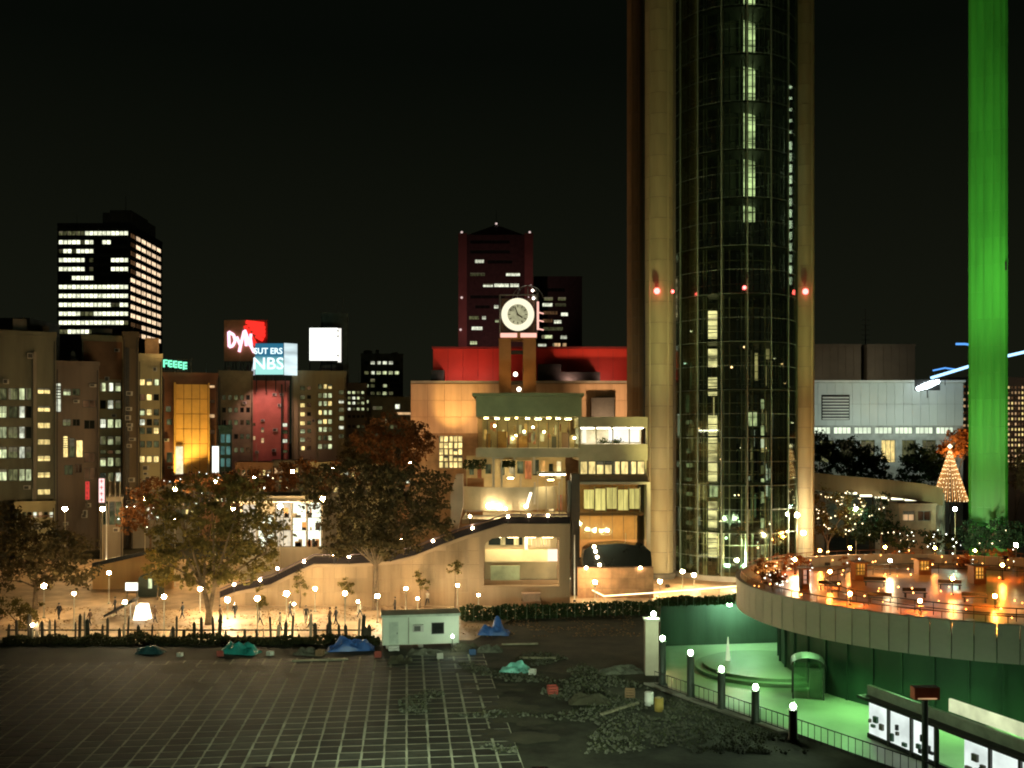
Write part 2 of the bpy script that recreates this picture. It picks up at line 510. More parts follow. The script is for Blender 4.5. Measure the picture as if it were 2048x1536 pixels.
for i in range(NX):
    for j in range(NY):
        p = fld(-(i + .5) * PS, -(j + .5) * PS)
        if math.atan2(-(ox + p[0]), oy + p[1]) > R(32): continue

        slots.append((oy + p[1], ox + p[0]))
slots.sort()
for y, x in slots[:300]: link('paver', random.choice(pav_meshes), field, (x, y, 0.03), rot + random.uniform(-.01, .01))
fb2 = MB()
for y, x in slots[300:]:
    c, s_, h = math.cos(rot), math.sin(rot), PS / 2 - .08
    fb2.face([(x + a * c - b2 * s_, y + a * s_ + b2 * c, .045) for a, b2 in ((-h, -h), (h, -h), (h, h), (-h, h))])
if slots[300:]: tag(fb2.build('paver_rows', M_paver, field), kind='stuff')
# bare dirt spilled over the slabs in patches
dp = MB()
for k in range(46):
    if k < 30:
        q_ = random.uniform(0, 24); p = fld(random.gauss(.2, .9), -q_)
    else: p = fld(-random.uniform(2, 32), -random.uniform(0, 6) ** 1.2)
    cx_, cy_ = ox + p[0], oy + p[1]; r0 = random.uniform(.35, 1.3); n_ = 11; base = len(dp.v)
    dp.v.append((cx_, cy_, .09))
    for m_ in range(n_):
        a = 2 * PI * m_ / n_; r_ = r0 * random.uniform(.6, 1.3); dp.v.append((cx_ + r_ * 1.4 * math.cos(a), cy_ + r_ * math.sin(a), .035))
    for m_ in range(n_): dp.f.append((base, base + 1 + m_, base + 1 + (m_ + 1) % n_)); dp.mi.append(0)
tag(dp.build('dirt', M_soil, None, True, fix=False), 'dirt spilled in patches over the slabs', 'dirt', kind='stuff')
# weeds and rubble growing over the slabs
def scatter_leaves(b, n, fn, size, flatness=0.0):
    for _ in range(n):
        c = Vector(fn()); s = size * random.uniform(0.6, 1.4)
        nrm = Vector((random.gauss(0, 1), random.gauss(0, 1), random.gauss(0, 1) + flatness)).normalized()
        a = nrm.orthogonal().normalized(); a.rotate(Matrix.Rotation(random.uniform(0, 6.28), 3, nrm)); d = nrm.cross(a)
        b.face([c - a * s, c - d * s * .6, c + a * s, c + d * s * .6])
M_weed = leafmat('weed_leaf', (0.10, 0.11, 0.045), (0.05, 0.065, 0.035))
wd = MB()
def weedpt():
    while True:
        x, y = random.uniform(-17, 17), random.uniform(57, 84)
        if mnoise.noise(Vector((x * .22, y * .22, 3))) + (x + 3) * 0.035 > 0.22 and not (x > 9.4 + (73 - y) * .55):
            return (x, y, 0.06 + abs(random.gauss(0, .12)))
scatter_leaves(wd, 7000, weedpt, 0.05, 0.8)
tag(wd.build('weeds', M_weed, fix=False), 'low pale weeds growing over the slabs', 'weeds', kind='stuff')
M_rub = mat('rubble_stone', (0.10, 0.10, 0.075), 0.9, 0.4, 2, 0.4)
rb = MB()
for _ in range(2600):
    x, y, z = weedpt(); r = random.uniform(.03, .14)
    rb.octa((x, y, r * .5), r)
tag(rb.build('rubble', M_rub), 'broken stones strewn over the paved field', 'rubble', kind='stuff')

# ================================================================== LAMPS
def pole_lamp(label, u, vg, vb, r=0.2, cat='street lamp', group='globe lamps on the plaza', m_glow=None, name='street_lamp', z0=0.0, Yf=None):
    Y = Yf or GY(vb, z0)
    h = Z(vg, Y) - z0
    t = thing(name, label, cat, (X(u, Y), Y, z0), 0, group)
    b = MB(); b.lathe([(0.0, 0), (.16, 0), (.16, .12), (.09, .25), (.065, .4), (.045, h - r - .05), (.10, h - r - .02), (.10, h - r + .05), (0, h - r + .05)], 10)
    b.build('pole', mat('lamp_pole_paint', (0.5, 0.46, 0.36), .5), t, True)
    gl = MB(); gl.ball((0, 0, h), r, 10); gl.build('globe', m_glow or random.choice(GLOBES), t, True)
    cp = MB(); cp.lathe([(r * .55, h + r * .85), (r * .3, h + r * 1.12), (0.001, h + r * 1.15)], 10); cp.build('cap', M_dark, t)
    return t
LAMPS = [(148, 1188, 1262, 'left of the pale flagpole'), (250, 1205, 1280, 'close behind the paling fence'), (400, 1178, 1226, 'left of the forked trunk'), (515, 1195, 1270, 'behind the teal tarpaulin'), (630, 1176, 1224, 'under the first slope of the ramp'), (755, 1192, 1246, 'right of the bare trunk foot'), (1190, 1166, 1204, 'beside the lit handrail bend'), (1320, 1160, 1192, 'beside the wall corner light'), (88, 1172, 1236, 'by the leafy shrubs'), (218, 1143, 1208, 'tall, against the brown retaining wall'), (328, 1192, 1272, 'beside the glowing white tent'),
         (455, 1197, 1238, 'next to the forked tree trunk'), (573, 1186, 1242, 'between the two big trees'), (690, 1188, 1262, 'behind the blue tarpaulin'),
         (812, 1174, 1228, 'right of the bare lower trunk'), (915, 1172, 1224, 'under the high ramp wall'), (1253, 1152, 1187, 'before the brick base wall'),
         (1365, 1144, 1180, 'at the foot of the ribbed tower column'), (1388, 1150, 1176, 'in front of the glass tower base'), (1478, 1148, 1180, 'beside the round terrace')]
for u, vg, vb, w in LAMPS:
    pole_lamp('cream globe lamp on slim pole ' + w, u, vg + random.uniform(-3, 3), vb, random.uniform(.15, .26))
LOW = [(588, 1208, 1228, 'near the stone wall foot'), (716, 1203, 1226, 'left of the bare trunk'), (835, 1197, 1222, 'against the stone ramp'), (957, 1190, 1220, 'left of the underpass'),
       (1295, 1172, 1188, 'at the corner of the brick wall'), (65, 1250, 1286, 'by the paling fence end'), (1097, 1190, 1203, 'before the lit handrail')]
for u, vg, vb, w in LOW:
    pole_lamp('low garden globe light ' + w, u, vg, vb, 0.16, 'garden light', 'low globe lights', M_smallglobe, 'garden_light')

for x, tx_, pw, w in ((-9.0, -15, 13000, 'lighting the far slabs'), (1.0, -5, 30000, 'lighting the slabs by the yard')):  # unseen floodlight masts added to brighten the slab field
    fx = thing('added_flood_mast', 'added unseen mast with a white floodlight ' + w, 'floodlight', (x, 36, 0))
    MB().tube((0, 0, 0), (0, 0, 6), .09, .06).build('mast', M_steel, fx)
    MB().box(-.3, .3, -.15, .12, 5.75, 6.15).build('housing', M_dark, fx); MB().box(-.26, .26, .123, .14, 5.79, 6.11).build('lens', glow('added_flood_lens', (.85, 1, .72), 12), fx)
    spot('flood_light', (x, 36.3, 5.95), (tx_, 72, 0), pw, (.80, 1.0, .66), 75, .8)
STREET = [(205, 1040, 138, 'before the green annex'), (290, 1020, 146, 'by the dim street tree'), (350, 1000, 150, 'under the amber front'), (430, 985, 155, 'by the white sign'), (510, 975, 160, 'before the dull red front'),
          (585, 965, 160, 'by the light strung tree'), (665, 960, 158, 'before the olive block'), (735, 955, 156, 'left of the russet tree'), (820, 945, 152, 'below the store wall'), (560, 1035, 124, 'in front of the white pavilion'), (645, 1020, 124, 'at the pavilion corner'), (465, 1040, 126, 'left of the white pavilion'), (350, 1060, 122, 'behind the yellow lit bush'), (130, 1040, 135, 'below the yellow stair windows')]
for u, vg, Y, w in STREET:
    pole_lamp('tall amber street lamp ' + w, u, vg - 22, 0, .3, 'street lamp', 'amber lamps on the street behind the trees', glow('street_amber', (1, .62, .25), 560, True), Yf=Y)
for wu, wv, ww, wp in ((905, 1306, 'before the site trailer', 1100),):
  wY = GY(wv)
  wl = thing('work_lamp', 'white work lamp on a short stand ' + ww, 'lamp', (X(wu, wY), wY, 0), 0, 'site work lamps')
  for k in range(3): MB().tube((.35 * math.cos(k * 2.1), .35 * math.sin(k * 2.1), 0), (0, 0, .5), .025).build('leg', M_dark, wl)
  MB().tube((0, 0, .45), (0, 0, 1.3), .03).build('stem', M_dark, wl); MB().ball((0, 0, 1.4), .11, 8).build('bulb', glow('work_lamp_light', (.85, 1, .72), 260, True), wl)

# ================================================================== FAR TOWERS
# the office tower with striped lit floors
Y0 = 420
vs = [462 + 17.9 * k for k in range(12)]
def pick_a(j, k):
    if j == 0: return 'w' if k > 3 else 'd'
    if j in (1, 2) and k in (6, 7, 8, 9, 10, 11): return 'w' if (j == 1 and k in (7, 8)) else 'x'
    if j in (3, 4): return random.choice('gw') if k < 4 or k > 8 else ('x' if k != 5 else 'd')
    if j == 5: return random.choice('gw') if 2 <= k <= 5 else 'x'
    if j == 11: return random.choice('gd') if k < 6 else 'x'
    return random.choice('gwgwgd')
W_far = glow('far_office_light', (.90, .93, .66), 1.5, False, .5, (2, .7, 1), .35)
W_far2 = glow('far_office_warm', (1, .72, .45), 1.2, False, .5, (2, .7, 1), .3)
wt = [(a, b_, c, d, W_far if k in 'wg' else k, m_) for (a, b_, c, d, k, m_) in rows(117, 256, 16, vs, 8.5, lambda j, k: pick_a(j, int(k * .75)), 0.05, 0)]
H0 = Z(452, Y0)
sd = []
for j in range(12):
    z = Z(vs[j] + 9, Y0) - 0.3
    for k in range(6):
        key = random.choice('wrrw') if (j not in (10, 11) or k > 1) else 'o'
        if j < 5 and k == 0: key = 'o'
        sd.append((round(2 + k * 6.2, 2), round(z, 2), round(2 + k * 6.2 + 5.7, 2), round(z + 1.9, 2), W_far2 if key in 'wr' else key))
t = building('office_tower', 'tall office tower striped with lit floors on two faces', 115, 258, 452, Y0, 40, mat('tower_dark_stone', (0.06, 0.06, 0.055)), wt, sd, 1.2)
W = t['_W']; H = t['_H']
MB().box(W * .55, W - 1, 6, 34, H + .004, H + 7).box(W * .6, W - 3, 10, 30, H + 7, H + 9).build('roof_plant', M_conc_d, t)
MB().tube((W * .8, 12, H + 9), (W * .8, 12, H + 17), .25, .08).tube((W * .2, 5, H), (W * .2, 5, H + 6), .15, .06).build('antenna', M_steel, t)
for k in range(12):
    z = Z(vs[k], Y0) + .6
    MB().box(-.15, W + .15, -.15, -.003, z, z + .5).build('floor_band', mat('tower_band', (0.12, 0.115, 0.10)), t)
# two lower blocks at the far left horizon
building('office_block', 'dark office block far off behind the striped tower', -60, 60, 640, 380, 25, M_conc_d, rows(-50, 55, 8, [660, 680, 700, 720], 7, lambda j, k: random.choice('xxxxdo'), .3, 0))

# tower with pyramid roof and dark red corner shafts
Y0 = 450
wt = []
for (u, v, w, key) in [(950, 519, 18, 'w'), (1012, 545, 28, 'w'), (966, 567, 20, 'w'), (988, 567, 30, 'w'), (1020, 567, 18, 'w'), (938, 632, 20, 'd'), (964, 632, 8, 'w'), (943, 653, 22, 'w'), (940, 682, 14, 'g'),
                     (988, 610, 9, 'w'), (990, 638, 8, 'g'), (940, 590, 70, 'x'), (940, 545, 30, 'd'), (975, 520, 50, 'x'), (940, 500, 80, 'x'), (940, 480, 80, 'x'), (950, 610, 30, 'x')]:
    wt.append((u, v, u + w, v + 7, key, 2))
t = building('tower_block', 'dark skyscraper with reddish corner shafts and pyramid roof', 917, 1066, 474, Y0, 34, mat('red_dark_stone', (0.055, 0.03, 0.03)), wt, (), 1.0)
W, H = t['_W'], t['_H']
M_rshaft = mat('reddish_shaft', (0.22, 0.09, 0.085), .7, .2, .1)
for a in (0.0, W - 3.8):
    b = MB().box(a, a + 3.8, -1.2, -.004, 0, H + 1.5); b.build('corner_shaft', M_rshaft, t)
b = MB(); b.face([(3, 2, H + 1), (W - 3, 2, H + 1), (W / 2, 16, H + 9)]); b.face([(W - 3, 2, H + 1), (W - 3, 32, H + 1), (W / 2, 16, H + 9)])
b.face([(W - 3, 32, H + 1), (3, 32, H + 1), (W / 2, 16, H + 9)]); b.face([(3, 32, H + 1), (3, 2, H + 1), (W / 2, 16, H + 9)])
b.build('roof', mat('pyramid_roof', (0.10, 0.05, 0.05)), t)
MB().tube((W / 2, 16, H + 8.5), (W / 2, 16, H + 16), .25, .06).build('spire', M_steel, t)
M_redlamp = glow('red_beacon', (1.0, 0.35, 0.30), 1.2)
for (x, y, z) in ((1.5, -.6, H + 2), (W - 1.5, -.6, H + 2), (W / 2, 16, H + 9.5), (1.5, -1.3, Z(596, Y0)), (W - 2, -.8, Z(595, Y0)), (W - 1, -1, Z(572, Y0)), (1, -1.3, Z(660, Y0))):
    MB().ball((x, y, z), .55, 8).build('beacon', glow('beacon_pale', (1, .75, .7), .8), t)
spot('flood_light', (X(985, 380), 380, 32), (X(990, Y0), Y0, 75), 60000, (1, .45, .4), 50, .9)  # unseen floodlight added to wash the dark tower's face
# its neighbour
wt = []
for (u, v, w, key) in [(1088, 594, 18, 'd'), (1116, 594, 16, 'd'), (1085, 606, 20, 'w'), (1122, 625, 14, 'w'), (1108, 640, 15, 'w'), (1086, 654, 40, 'd'), (1083, 670, 22, 'g'), (1121, 671, 13, 'w'), (1076, 686, 17, 'w'), (1105, 686, 16, 'r'), (1125, 686, 8, 'r'),
                     (1085, 622, 30, 'o'), (1085, 638, 20, 'o'), (1110, 606, 22, 'd'), (1085, 576, 45, 'x')]:
    wt.append((u, v, u + w, v + 7, key, 2))
t = building('office_block', 'dark slab tower with few lit floors right of the clock', 1068, 1164, 556, 480, 30, mat('dark_brown_stone', (0.04, 0.03, 0.03)), wt, ())
roof_units(t, t['_W'], t['_H'], 30, 2)

# ================================================================== LEFT STREET OF BUILDINGS
M_ol = mat('olive_render', (0.36, 0.33, 0.20), .8, .25, .2, streak=True)
M_br = mat('brown_tile', (0.26, 0.14, 0.075), .7, .25, .3)
# first slab block
wt = []
for v, ks in ((776, 'dgd'), (812, 'gwx'), (853, 'wwx'), (893, 'wwd'), (938, 'wgg')):
    for k, (a, c) in enumerate(((-40, -10), (-6, 14), (16, 36))):
        wt.append((a, v, c, v + 24, 'g' if k < 2 and ks[0] != 'd' else 'd', 1))
    for k, (a, c) in enumerate(((38, 50), (51, 63))):
        wt.append((a, v, c, v + 24, ks[k + 1] if ks[k + 1] != 'x' else 'x', 0))
for v in (776, 812, 845, 878, 911, 944, 978): wt.append((75, v, 101, v + 12, 'y', 1))
t = building('office_block', 'dark office block with a column of yellow stair windows', -50, 112, 668, 152, 20, mat('blackish_tile', (0.13, 0.135, 0.10), .7, .3, .3, streak=True), wt, (), face=True)
MB().box(FS(66), FS(73), -.5, -.003, 0, Z(700, 152)).build('pier', M_conc_d, t)
roof_units(t, t['_W'], t['_H'], 20, 4)
wt = [(112, 766, 122, 824, 'w', 0), (126, 777, 142, 791, 'g'), (144, 777, 160, 791, 'd'), (125, 838, 142, 852, 'd'), (145, 838, 160, 852, 'x'), (126, 872, 136, 915, 'y', 0), (138, 876, 150, 915, 'd', 0),
      (152, 880, 166, 915, 'y', 0), (128, 930, 146, 950, 'd'), (150, 928, 164, 946, 'o'), (165, 800, 192, 815, 'o'), (168, 905, 190, 925, 'o'), (168, 935, 190, 960, 'o'), (168, 840, 190, 858, 'x')]
t = building('office_block', 'low dark block with one tall white stair light', 112, 198, 731, 160, 18, mat('dark_plum_tile', (0.13, 0.105, 0.09), .7, .3, .3, streak=True), wt, (), face=True)
roof_units(t, t['_W'], t['_H'], 18, 3)
# brown topped block
wt = []
for v, ks in ((765, 'gwg'), (800, 'xwd'), (838, 'wgg'), (872, 'dgd'), (900, 'dod'), (915, 'ggd'), (945, 'xdw')):
    for k in range(3): wt.append((200 + k * 15, v, 212 + k * 15, v + (18 if v != 900 else 8), ks[k], 0))
t = building('office_block', 'olive block with brown tiled top and greenish lit windows', 164, 246, 678, 176, 20, M_ol, wt, (), face=True)
MB().box(.2, t['_W'] - .2, -.25, -.003, Z(758, 176), t['_H'] - .3).build('top_cladding', M_br, t)
MB().box(1.5, 5, 4, 12, t['_H'], t['_H'] + 2.4).build('roof_plant', M_conc_d, t)
t = building('chimney_tower', 'windowless dark brown service tower between lit blocks', 246, 277, 672, 166, 8, mat('dark_olive_brown', (0.10, 0.078, 0.05), .8, .3, .2, streak=True), (), (), face=True)
MB().box(.4, 1.0, -.35, -.003, 0, t['_H'] - 2).build('downpipe', M_dark, t)
wt = []
for v, ks in ((758, 'yyg'), (788, 'oyx'), (818, 'gyd'), (838, 'wxd'), (855, 'ddy'), (882, 'ddd'), (912, 'yyy')):
    for k in range(3): wt.append((279 + k * 14, v, 290 + k * 14, v + 13, ks[k], 0))
t = building('office_block', 'narrow block with small yellow windows beside service tower', 277, 324, 716, 172, 16, M_ol, wt, (), face=True)
MB().box(FS(290), FS(318), 3, 9, t['_H'], Z(672, 172)).build('stair_head', mat('tan_render', (.42, .28, .16)), t)
spot('flood_light', (X(318, 172) + 3, 169, t['_H'] + 1.5), (X(304, 172), 175, t['_H'] + 4), 900, (1, .6, .25), 90)
wt = [(204, 1003, 216, 1050, 'd', 0), (218, 1003, 230, 1050, 'd', 0), (231, 1003, 243, 1050, 'd', 0)]
t = building('glass_annex', 'low dim green glass annex at the foot of the olive block', 200, 246, 998, 150, 6, M_conc_d, wt, (), .3, face=True)
for k, (a, c, v0, v1, mm, lb) in enumerate(((170, 180, 962, 1000, glow('red_sign_light', (1, .08, .07), .7, True), 'vertical red lit shop sign beside the pink one'), (197, 210, 956, 1006, glow('pink_sign_light', (1, .62, .6), 1.5, True), 'vertical pinkish white lit shop sign'))):
    Y = 149
    s = thing('shop_sign', lb, 'sign', (X(a, Y), Y, Z(v1, Y)))
    w, h = X(c, Y) - X(a, Y), Z(v0, Y) - Z(v1, Y)
    MB().box(0, w, 0, .4, 0, h).box(w * .2, w * .35, .05, .35, -1.2, 0).build('box', M_frame, s)
    MB().box(.08, w - .08, -.05, -.003, .08, h - .08).build('lit_face', mm, s)
    for q in range(4):
        zc = h * (q + .5) / 4
        MB().box(w * .25, w * .75, -.08, -.053, zc - .04, zc + .05).box(w * .45, w * .55, -.08, -.053, zc - .3, zc + .25).build('glyph', mat('sign_red', (.5, .05, .05)), s)
# orange lit facade with green neon on the roof
Y0 = 200
wt = [(331, 812, 342, 824, 'd', 0), (333, 838, 344, 850, 'd', 0), (333, 905, 345, 925, 'd', 0), (418, 770, 430, 776, 'r', 0), (418, 800, 430, 806, 'o', 0), (418, 828, 430, 836, 'r', 0), (418, 860, 430, 868, 'o', 0)]
t = building('shop_building', 'shop building with a tall amber lit front', 326, 436, 752, Y0, 18, mat('dark_red_brown_tile', (.17, .07, .04), .7, .25, .3), wt, (), face=True)
x0 = X(326, Y0)
M_amb = mat('amber_cladding', (.62, .36, .09), .55, .15, .3, .1)
for k in range(4):
    a = FS(352 + k * 16); c = FS(352 + k * 16 + 15)
    for j in range(6):
        z1 = Z(768 + j * 30, Y0); z0_ = Z(768 + j * 30 + 29, Y0)
        MB().box(a, c, -.5, -.003, z0_, z1).build('facade_panel', M_amb, t)
MB().box(FS(348), FS(351.5), -1.2, -.003, Z(950, Y0), Z(765, Y0)).build('side_fin', M_amb, t)
MB().box(FS(416), FS(419), -1.6, -.003, Z(950, Y0), Z(765, Y0)).build('side_fin', M_amb, t)
for u in (356, 372, 390, 408):
    lx = X(u, Y0); s_ = spot('flood_light', (lx, Y0 - 2.0, Z(962, Y0)), (lx, Y0 - .2, Z(800, Y0)), 5200, (1, .68, .22), 75)
MB().box(FS(350), FS(366), -.9, -.6, Z(948, Y0), Z(893, Y0)).build('lit_panel', glow('pale_yellow_panel', (1, .92, .55), 1.1, True, .3), t)
# green neon sign
s = thing('neon_sign', 'sea green neon roof sign above amber shop front', 'sign', (X(327, Y0), Y0 - 1, Z(752, Y0) + .8))
w = X(382, Y0) - X(327, Y0)
fr = MB()
for k in range(5): fr.tube((w * k / 4, .3, 0), (w * k / 4, .3, 2.6), .06); fr.tube((w * k / 4, .3, 2.4), (w * k / 4, 1.6, 0), .05)
fr.tube((0, .3, .2), (w, .3, .2), .06).tube((0, .3, 2.5), (w, .3, 2.5), .06)
fr.build('sign_frame', M_dark, s)
M_gneon = glow('green_neon', (.22, 1.0, .58), 1.5, True)
gx = [0.05, .22, .40, .58, .76]
for k, q in enumerate(gx):
    b = MB(); x = w * q; d = w * .15; zt = 2.1 - k * .12
    b.box(x, x + d, 0, .12, zt, zt + .32); b.box(x, x + .3, 0, .12, zt - 1.2 * (1 if k in (0, 4) else .8), zt - .003); b.box(x + d * .5, x + d, 0, .12, zt - .6, zt - .25)
    if k > 0: b.box(x + .303, x + d, 0, .12, zt - 1.1, zt - .8)
    b.build('neon_character', M_gneon, s)
# blocks behind, roof lit dark red and green
wt = rows(442, 502, 5, [790, 815, 840, 868, 895], 10, lambda j, k: 'd' if (j + k) % 3 == 0 or k == 1 else random.choice('xoxd'), .35, 0)
t = building('office_block', 'dim brown block under the red neon billboard', 438, 506, 748, 212, 18, mat('dim_brown_render', (.24, .20, .13), .8, .3, .3), wt, (), face=True)
roof_units(t, t['_W'], t['_H'], 18, 2)
Y = 196
s = thing('shop_sign', 'vertical white lit sign beside teal glazed shop', 'sign', (X(424, Y), Y, Z(946, Y)))
w, h = X(438, Y) - X(424, Y), Z(892, Y) - Z(946, Y)
MB().box(0, w, 0, .5, 0, h).box(w * .4, w * .6, .1, .4, -3, 0).build('box', M_white, s)
MB().box(.06, w - .06, -.05, -.003, .06, h - .06).build('lit_face', glow('white_sign_light', (.95, 1, .9), 1.6, True), s)
wt = rows(440, 462, 2, [868, 892, 916], 18, lambda j, k: glow('teal_room', (.18, .42, .36), .4, False, .4, (1, 1, 1), .3), .15, 0)
building('shop_building', 'slim teal glazed shop building beside white sign', 438, 464, 858, 198, 10, mat('teal_tile', (.06, .14, .12)), wt, (), face=True)
# red neon billboard
Y0 = 222
s = thing('neon_billboard', 'brown billboard with pink script neon and red glow', 'billboard', (X(440, Y0), Y0, Z(740, Y0)))
w = X(512, Y0) - X(440, Y0); h = Z(640, Y0) - Z(740, Y0)
M_bbrown = mat('billboard_brown', (.32, .17, .08), .6, .2, .3)
MB().box(X(448, Y0) - X(440, Y0), w, .1, .6, 2.0, h).build('board', M_bbrown, s)
fr = MB()
for k in range(5): fr.tube((w * .12 + w * .85 * k / 4, .8, -1), (w * .12 + w * .85 * k / 4, .8, h - .2), .12); fr.tube((w * .12 + w * .85 * k / 4, .8, h * .7), (w * .12 + w * .85 * k / 4, 4, -1), .1)
fr.build('support_frame', M_dark, s)
def px(u, v): return (X(u, Y0) - X(440, Y0), -.25, Z(v, Y0) - Z(740, Y0))
M_pneon = glow('pink_neon', (1.0, .55, .72), 2.2, True)
for pts in ([(458, 664), (459, 694)], [(458, 664), (468, 670), (471, 682), (466, 692), (459, 694)], [(474, 674), (481, 690)], [(489, 662), (482, 690), (479, 704)], [(491, 660), (493, 692)], [(491, 662), (501, 692)], [(502, 668), (503, 694), (509, 705)]):
    MB().path([px(*p) for p in pts], .32, 8).build('neon_stroke', M_pneon, s)
M_rneon = glow('red_neon', (1.0, .03, .02), 1.3, True)
b = MB()
for (a, c) in (((492, 644), (528, 648)), ((496, 650), (530, 656)), ((500, 657), (530, 664)), ((506, 664), (530, 672)), ((512, 672), (526, 680)), ((490, 652), (512, 690))):
    p, q = px(*a), px(*c); b.tube((p[0], .0, p[2]), (q[0], .0, q[2]), .42, .42, 8)
b.build('red_neon_tubes', M_rneon, s)
MB().box(w, X(534, Y0) - X(440, Y0), .3, .6, Z(690, Y0) - Z(740, Y0), Z(640, Y0) - Z(740, Y0)).build('side_board', mat('red_board', (.45, .05, .04)), s)
# blue white billboard with letters
Y0 = 214
s = thing('lit_billboard', 'blue and white backlit billboard with letters', 'billboard', (X(510, Y0), Y0, Z(750, Y0)))
w = X(568, Y0) - X(510, Y0); h = Z(686, Y0) - Z(750, Y0)
MB().box(0, w, .05, 2.4, 0, h).build('cabinet', M_dark, s)
m, N, L, out = new_mat('blue_sign_print')
e = N.new('ShaderNodeEmission'); tc = N.new('ShaderNodeTexCoord'); sp = N.new('ShaderNodeSeparateXYZ'); rp = N.new('ShaderNodeValToRGB')
L.new(tc.outputs['Generated'], sp.inputs[0]); L.new(sp.outputs['Z'], rp.inputs[0]); L.new(rp.outputs[0], e.inputs[0]); L.new(e.outputs[0], out.inputs[0])
rp.color_ramp.elements[0].position = 0.30; rp.color_ramp.elements[0].color = (.45, 1, .9, 1)
rp.color_ramp.elements[1].position = 0.62; rp.color_ramp.elements[1].color = (.03, .18, .30, 1)
e.inputs[1].default_value = .9
MB().box(.1, w - .1, -.06, -.003, .1, h - .1).build('lit_face', m, s)
M_let = glow('white_letter_light', (.75, .95, 1), 1.6)
text_obj('letters', 'NBS', h * .52, M_let, s, (w * .46, -.12, h * .34), .05, 1.05, .03)
text_obj('letters', 'SUT ERS', h * .26, M_let, s, (w * .46, -.12, h * .74), .05, .95, .03)
b = MB(); b.face([(w, .05, 0), (w + (X(591, Y0) - X(568, Y0)), 1.8, 0), (w + (X(591, Y0) - X(568, Y0)), 1.8, h), (w, .05, h)])
b.build('end_face', glow('pale_end_light', (.75, .92, .95), 1.0, True, .35, (.1, .1, .5)), s)
b = MB(); b.face([(-.02, 0, 0), (-.02, 0, h * .62), (X(497, Y0) - X(510, Y0), 2.2, h * .1), (X(497, Y0) - X(510, Y0), 2.2, 0)])
b.build('wing_face', glow('pale_wing_light', (.7, .78, .85), .7), s)
fr = MB()
for k in range(4): fr.tube((w * k / 3, 1.2, -3.5), (w * k / 3, 1.2, 0), .12)
fr.build('support_frame', M_dark, s)
# red fronted block below it
wt = [(565, 846, 575, 854, 'w', 0), (565, 860, 575, 868, 'd', 0), (565, 878, 575, 886, 'w', 0), (522, 855, 528, 865, 'r', 0), (522, 876, 528, 886, 'r', 0), (566, 900, 575, 906, 'd', 0), (506, 872, 511, 880, 'r', 0), (506, 846, 511, 852, 'o', 0)]
t = building('shop_building', 'narrow block with a dull red front below blue billboard', 502, 578, 768, 216, 16, mat('dull_red_tile', (.46, .14, .12), .6, .2, .3), wt, (), face=True)
MB().box(FS(562), FS(565), -.6, -.003, 0, t['_H']).build('fin', M_dark, t)
spot('flood_light', (X(535, 212), 209, Z(765, 212) + .6), (X(536, 216), 216, Z(860, 216)), 4200, (1, .5, .42), 95)
# white billboard
Y0 = 226
s = thing('lit_billboard', 'blank white square billboard glowing on a roof frame', 'billboard', (X(618, Y0), Y0, Z(722, Y0)))
w = X(683, Y0) - X(618, Y0); h = Z(655, Y0) - Z(722, Y0)
MB().box(0, w, .05, 1.5, 0, h).build('cabinet', M_dark, s)
MB().box(.12, w * .88, -.06, -.003, .12, h - .12).build('lit_face', glow('white_board_light', (.98, 1, .93), 1.8, True, .08, (.2, .2, .2)), s)
MB().box(w * .885, w - .05, -.06, -.003, -.3, h - .2).build('end_strip', glow('cream_board_light', (1, .95, .85), 1.2), s)
for z in (h * .14, h * .72, h * .88): MB().box(w * .86, w * .91, -.1, -.063, z, z + .3).build('latch', M_dark, s)
fr = MB()
for k in range(4): fr.tube((w * k / 3, 1.0, -4), (w * k / 3, 1.0, 0), .12)
fr.build('support_frame', M_dark, s)
t = building('plant_house', 'grey rooftop box behind the blank white billboard', 642, 697, 628, 240, 8, mat('grey_green_panel', (.17, .22, .19)), (), (), .3, face=True)
# block under the white billboard
wt = []
for j, v in enumerate((772, 790, 806, 824, 842, 858, 875, 892)):
    wt.append((600, v, 610, v + 9, 'y' if j in (2, 3, 4, 7) else ('d' if j < 2 else 'g'), 0))
    for k in range(3): wt.append((636 + k * 10, v - 4, 644 + k * 10, v + 6, random.choice('gygd') if not (k == 0 and j < 2) else 'd', 0))
    wt.append((614, v, 622, v + 8, random.choice('dox'), 0))
for j, v in enumerate((780, 798, 815, 832, 850, 868)): wt.append((677, v, 688, v + 9, 'w' if j in (1, 4) else random.choice('gd'), 0))
t = building('office_block', 'olive block with columns of small lit windows under white billboard', 584, 692, 748, 218, 18, M_ol, wt, (), face=True)
for u in (592, 628, 670): MB().box(FS(u), FS(u) + .5, -.3, -.003, 0, t['_H']).build('pier', M_ol, t)
roof_units(t, t['_W'], t['_H'], 18, 3)
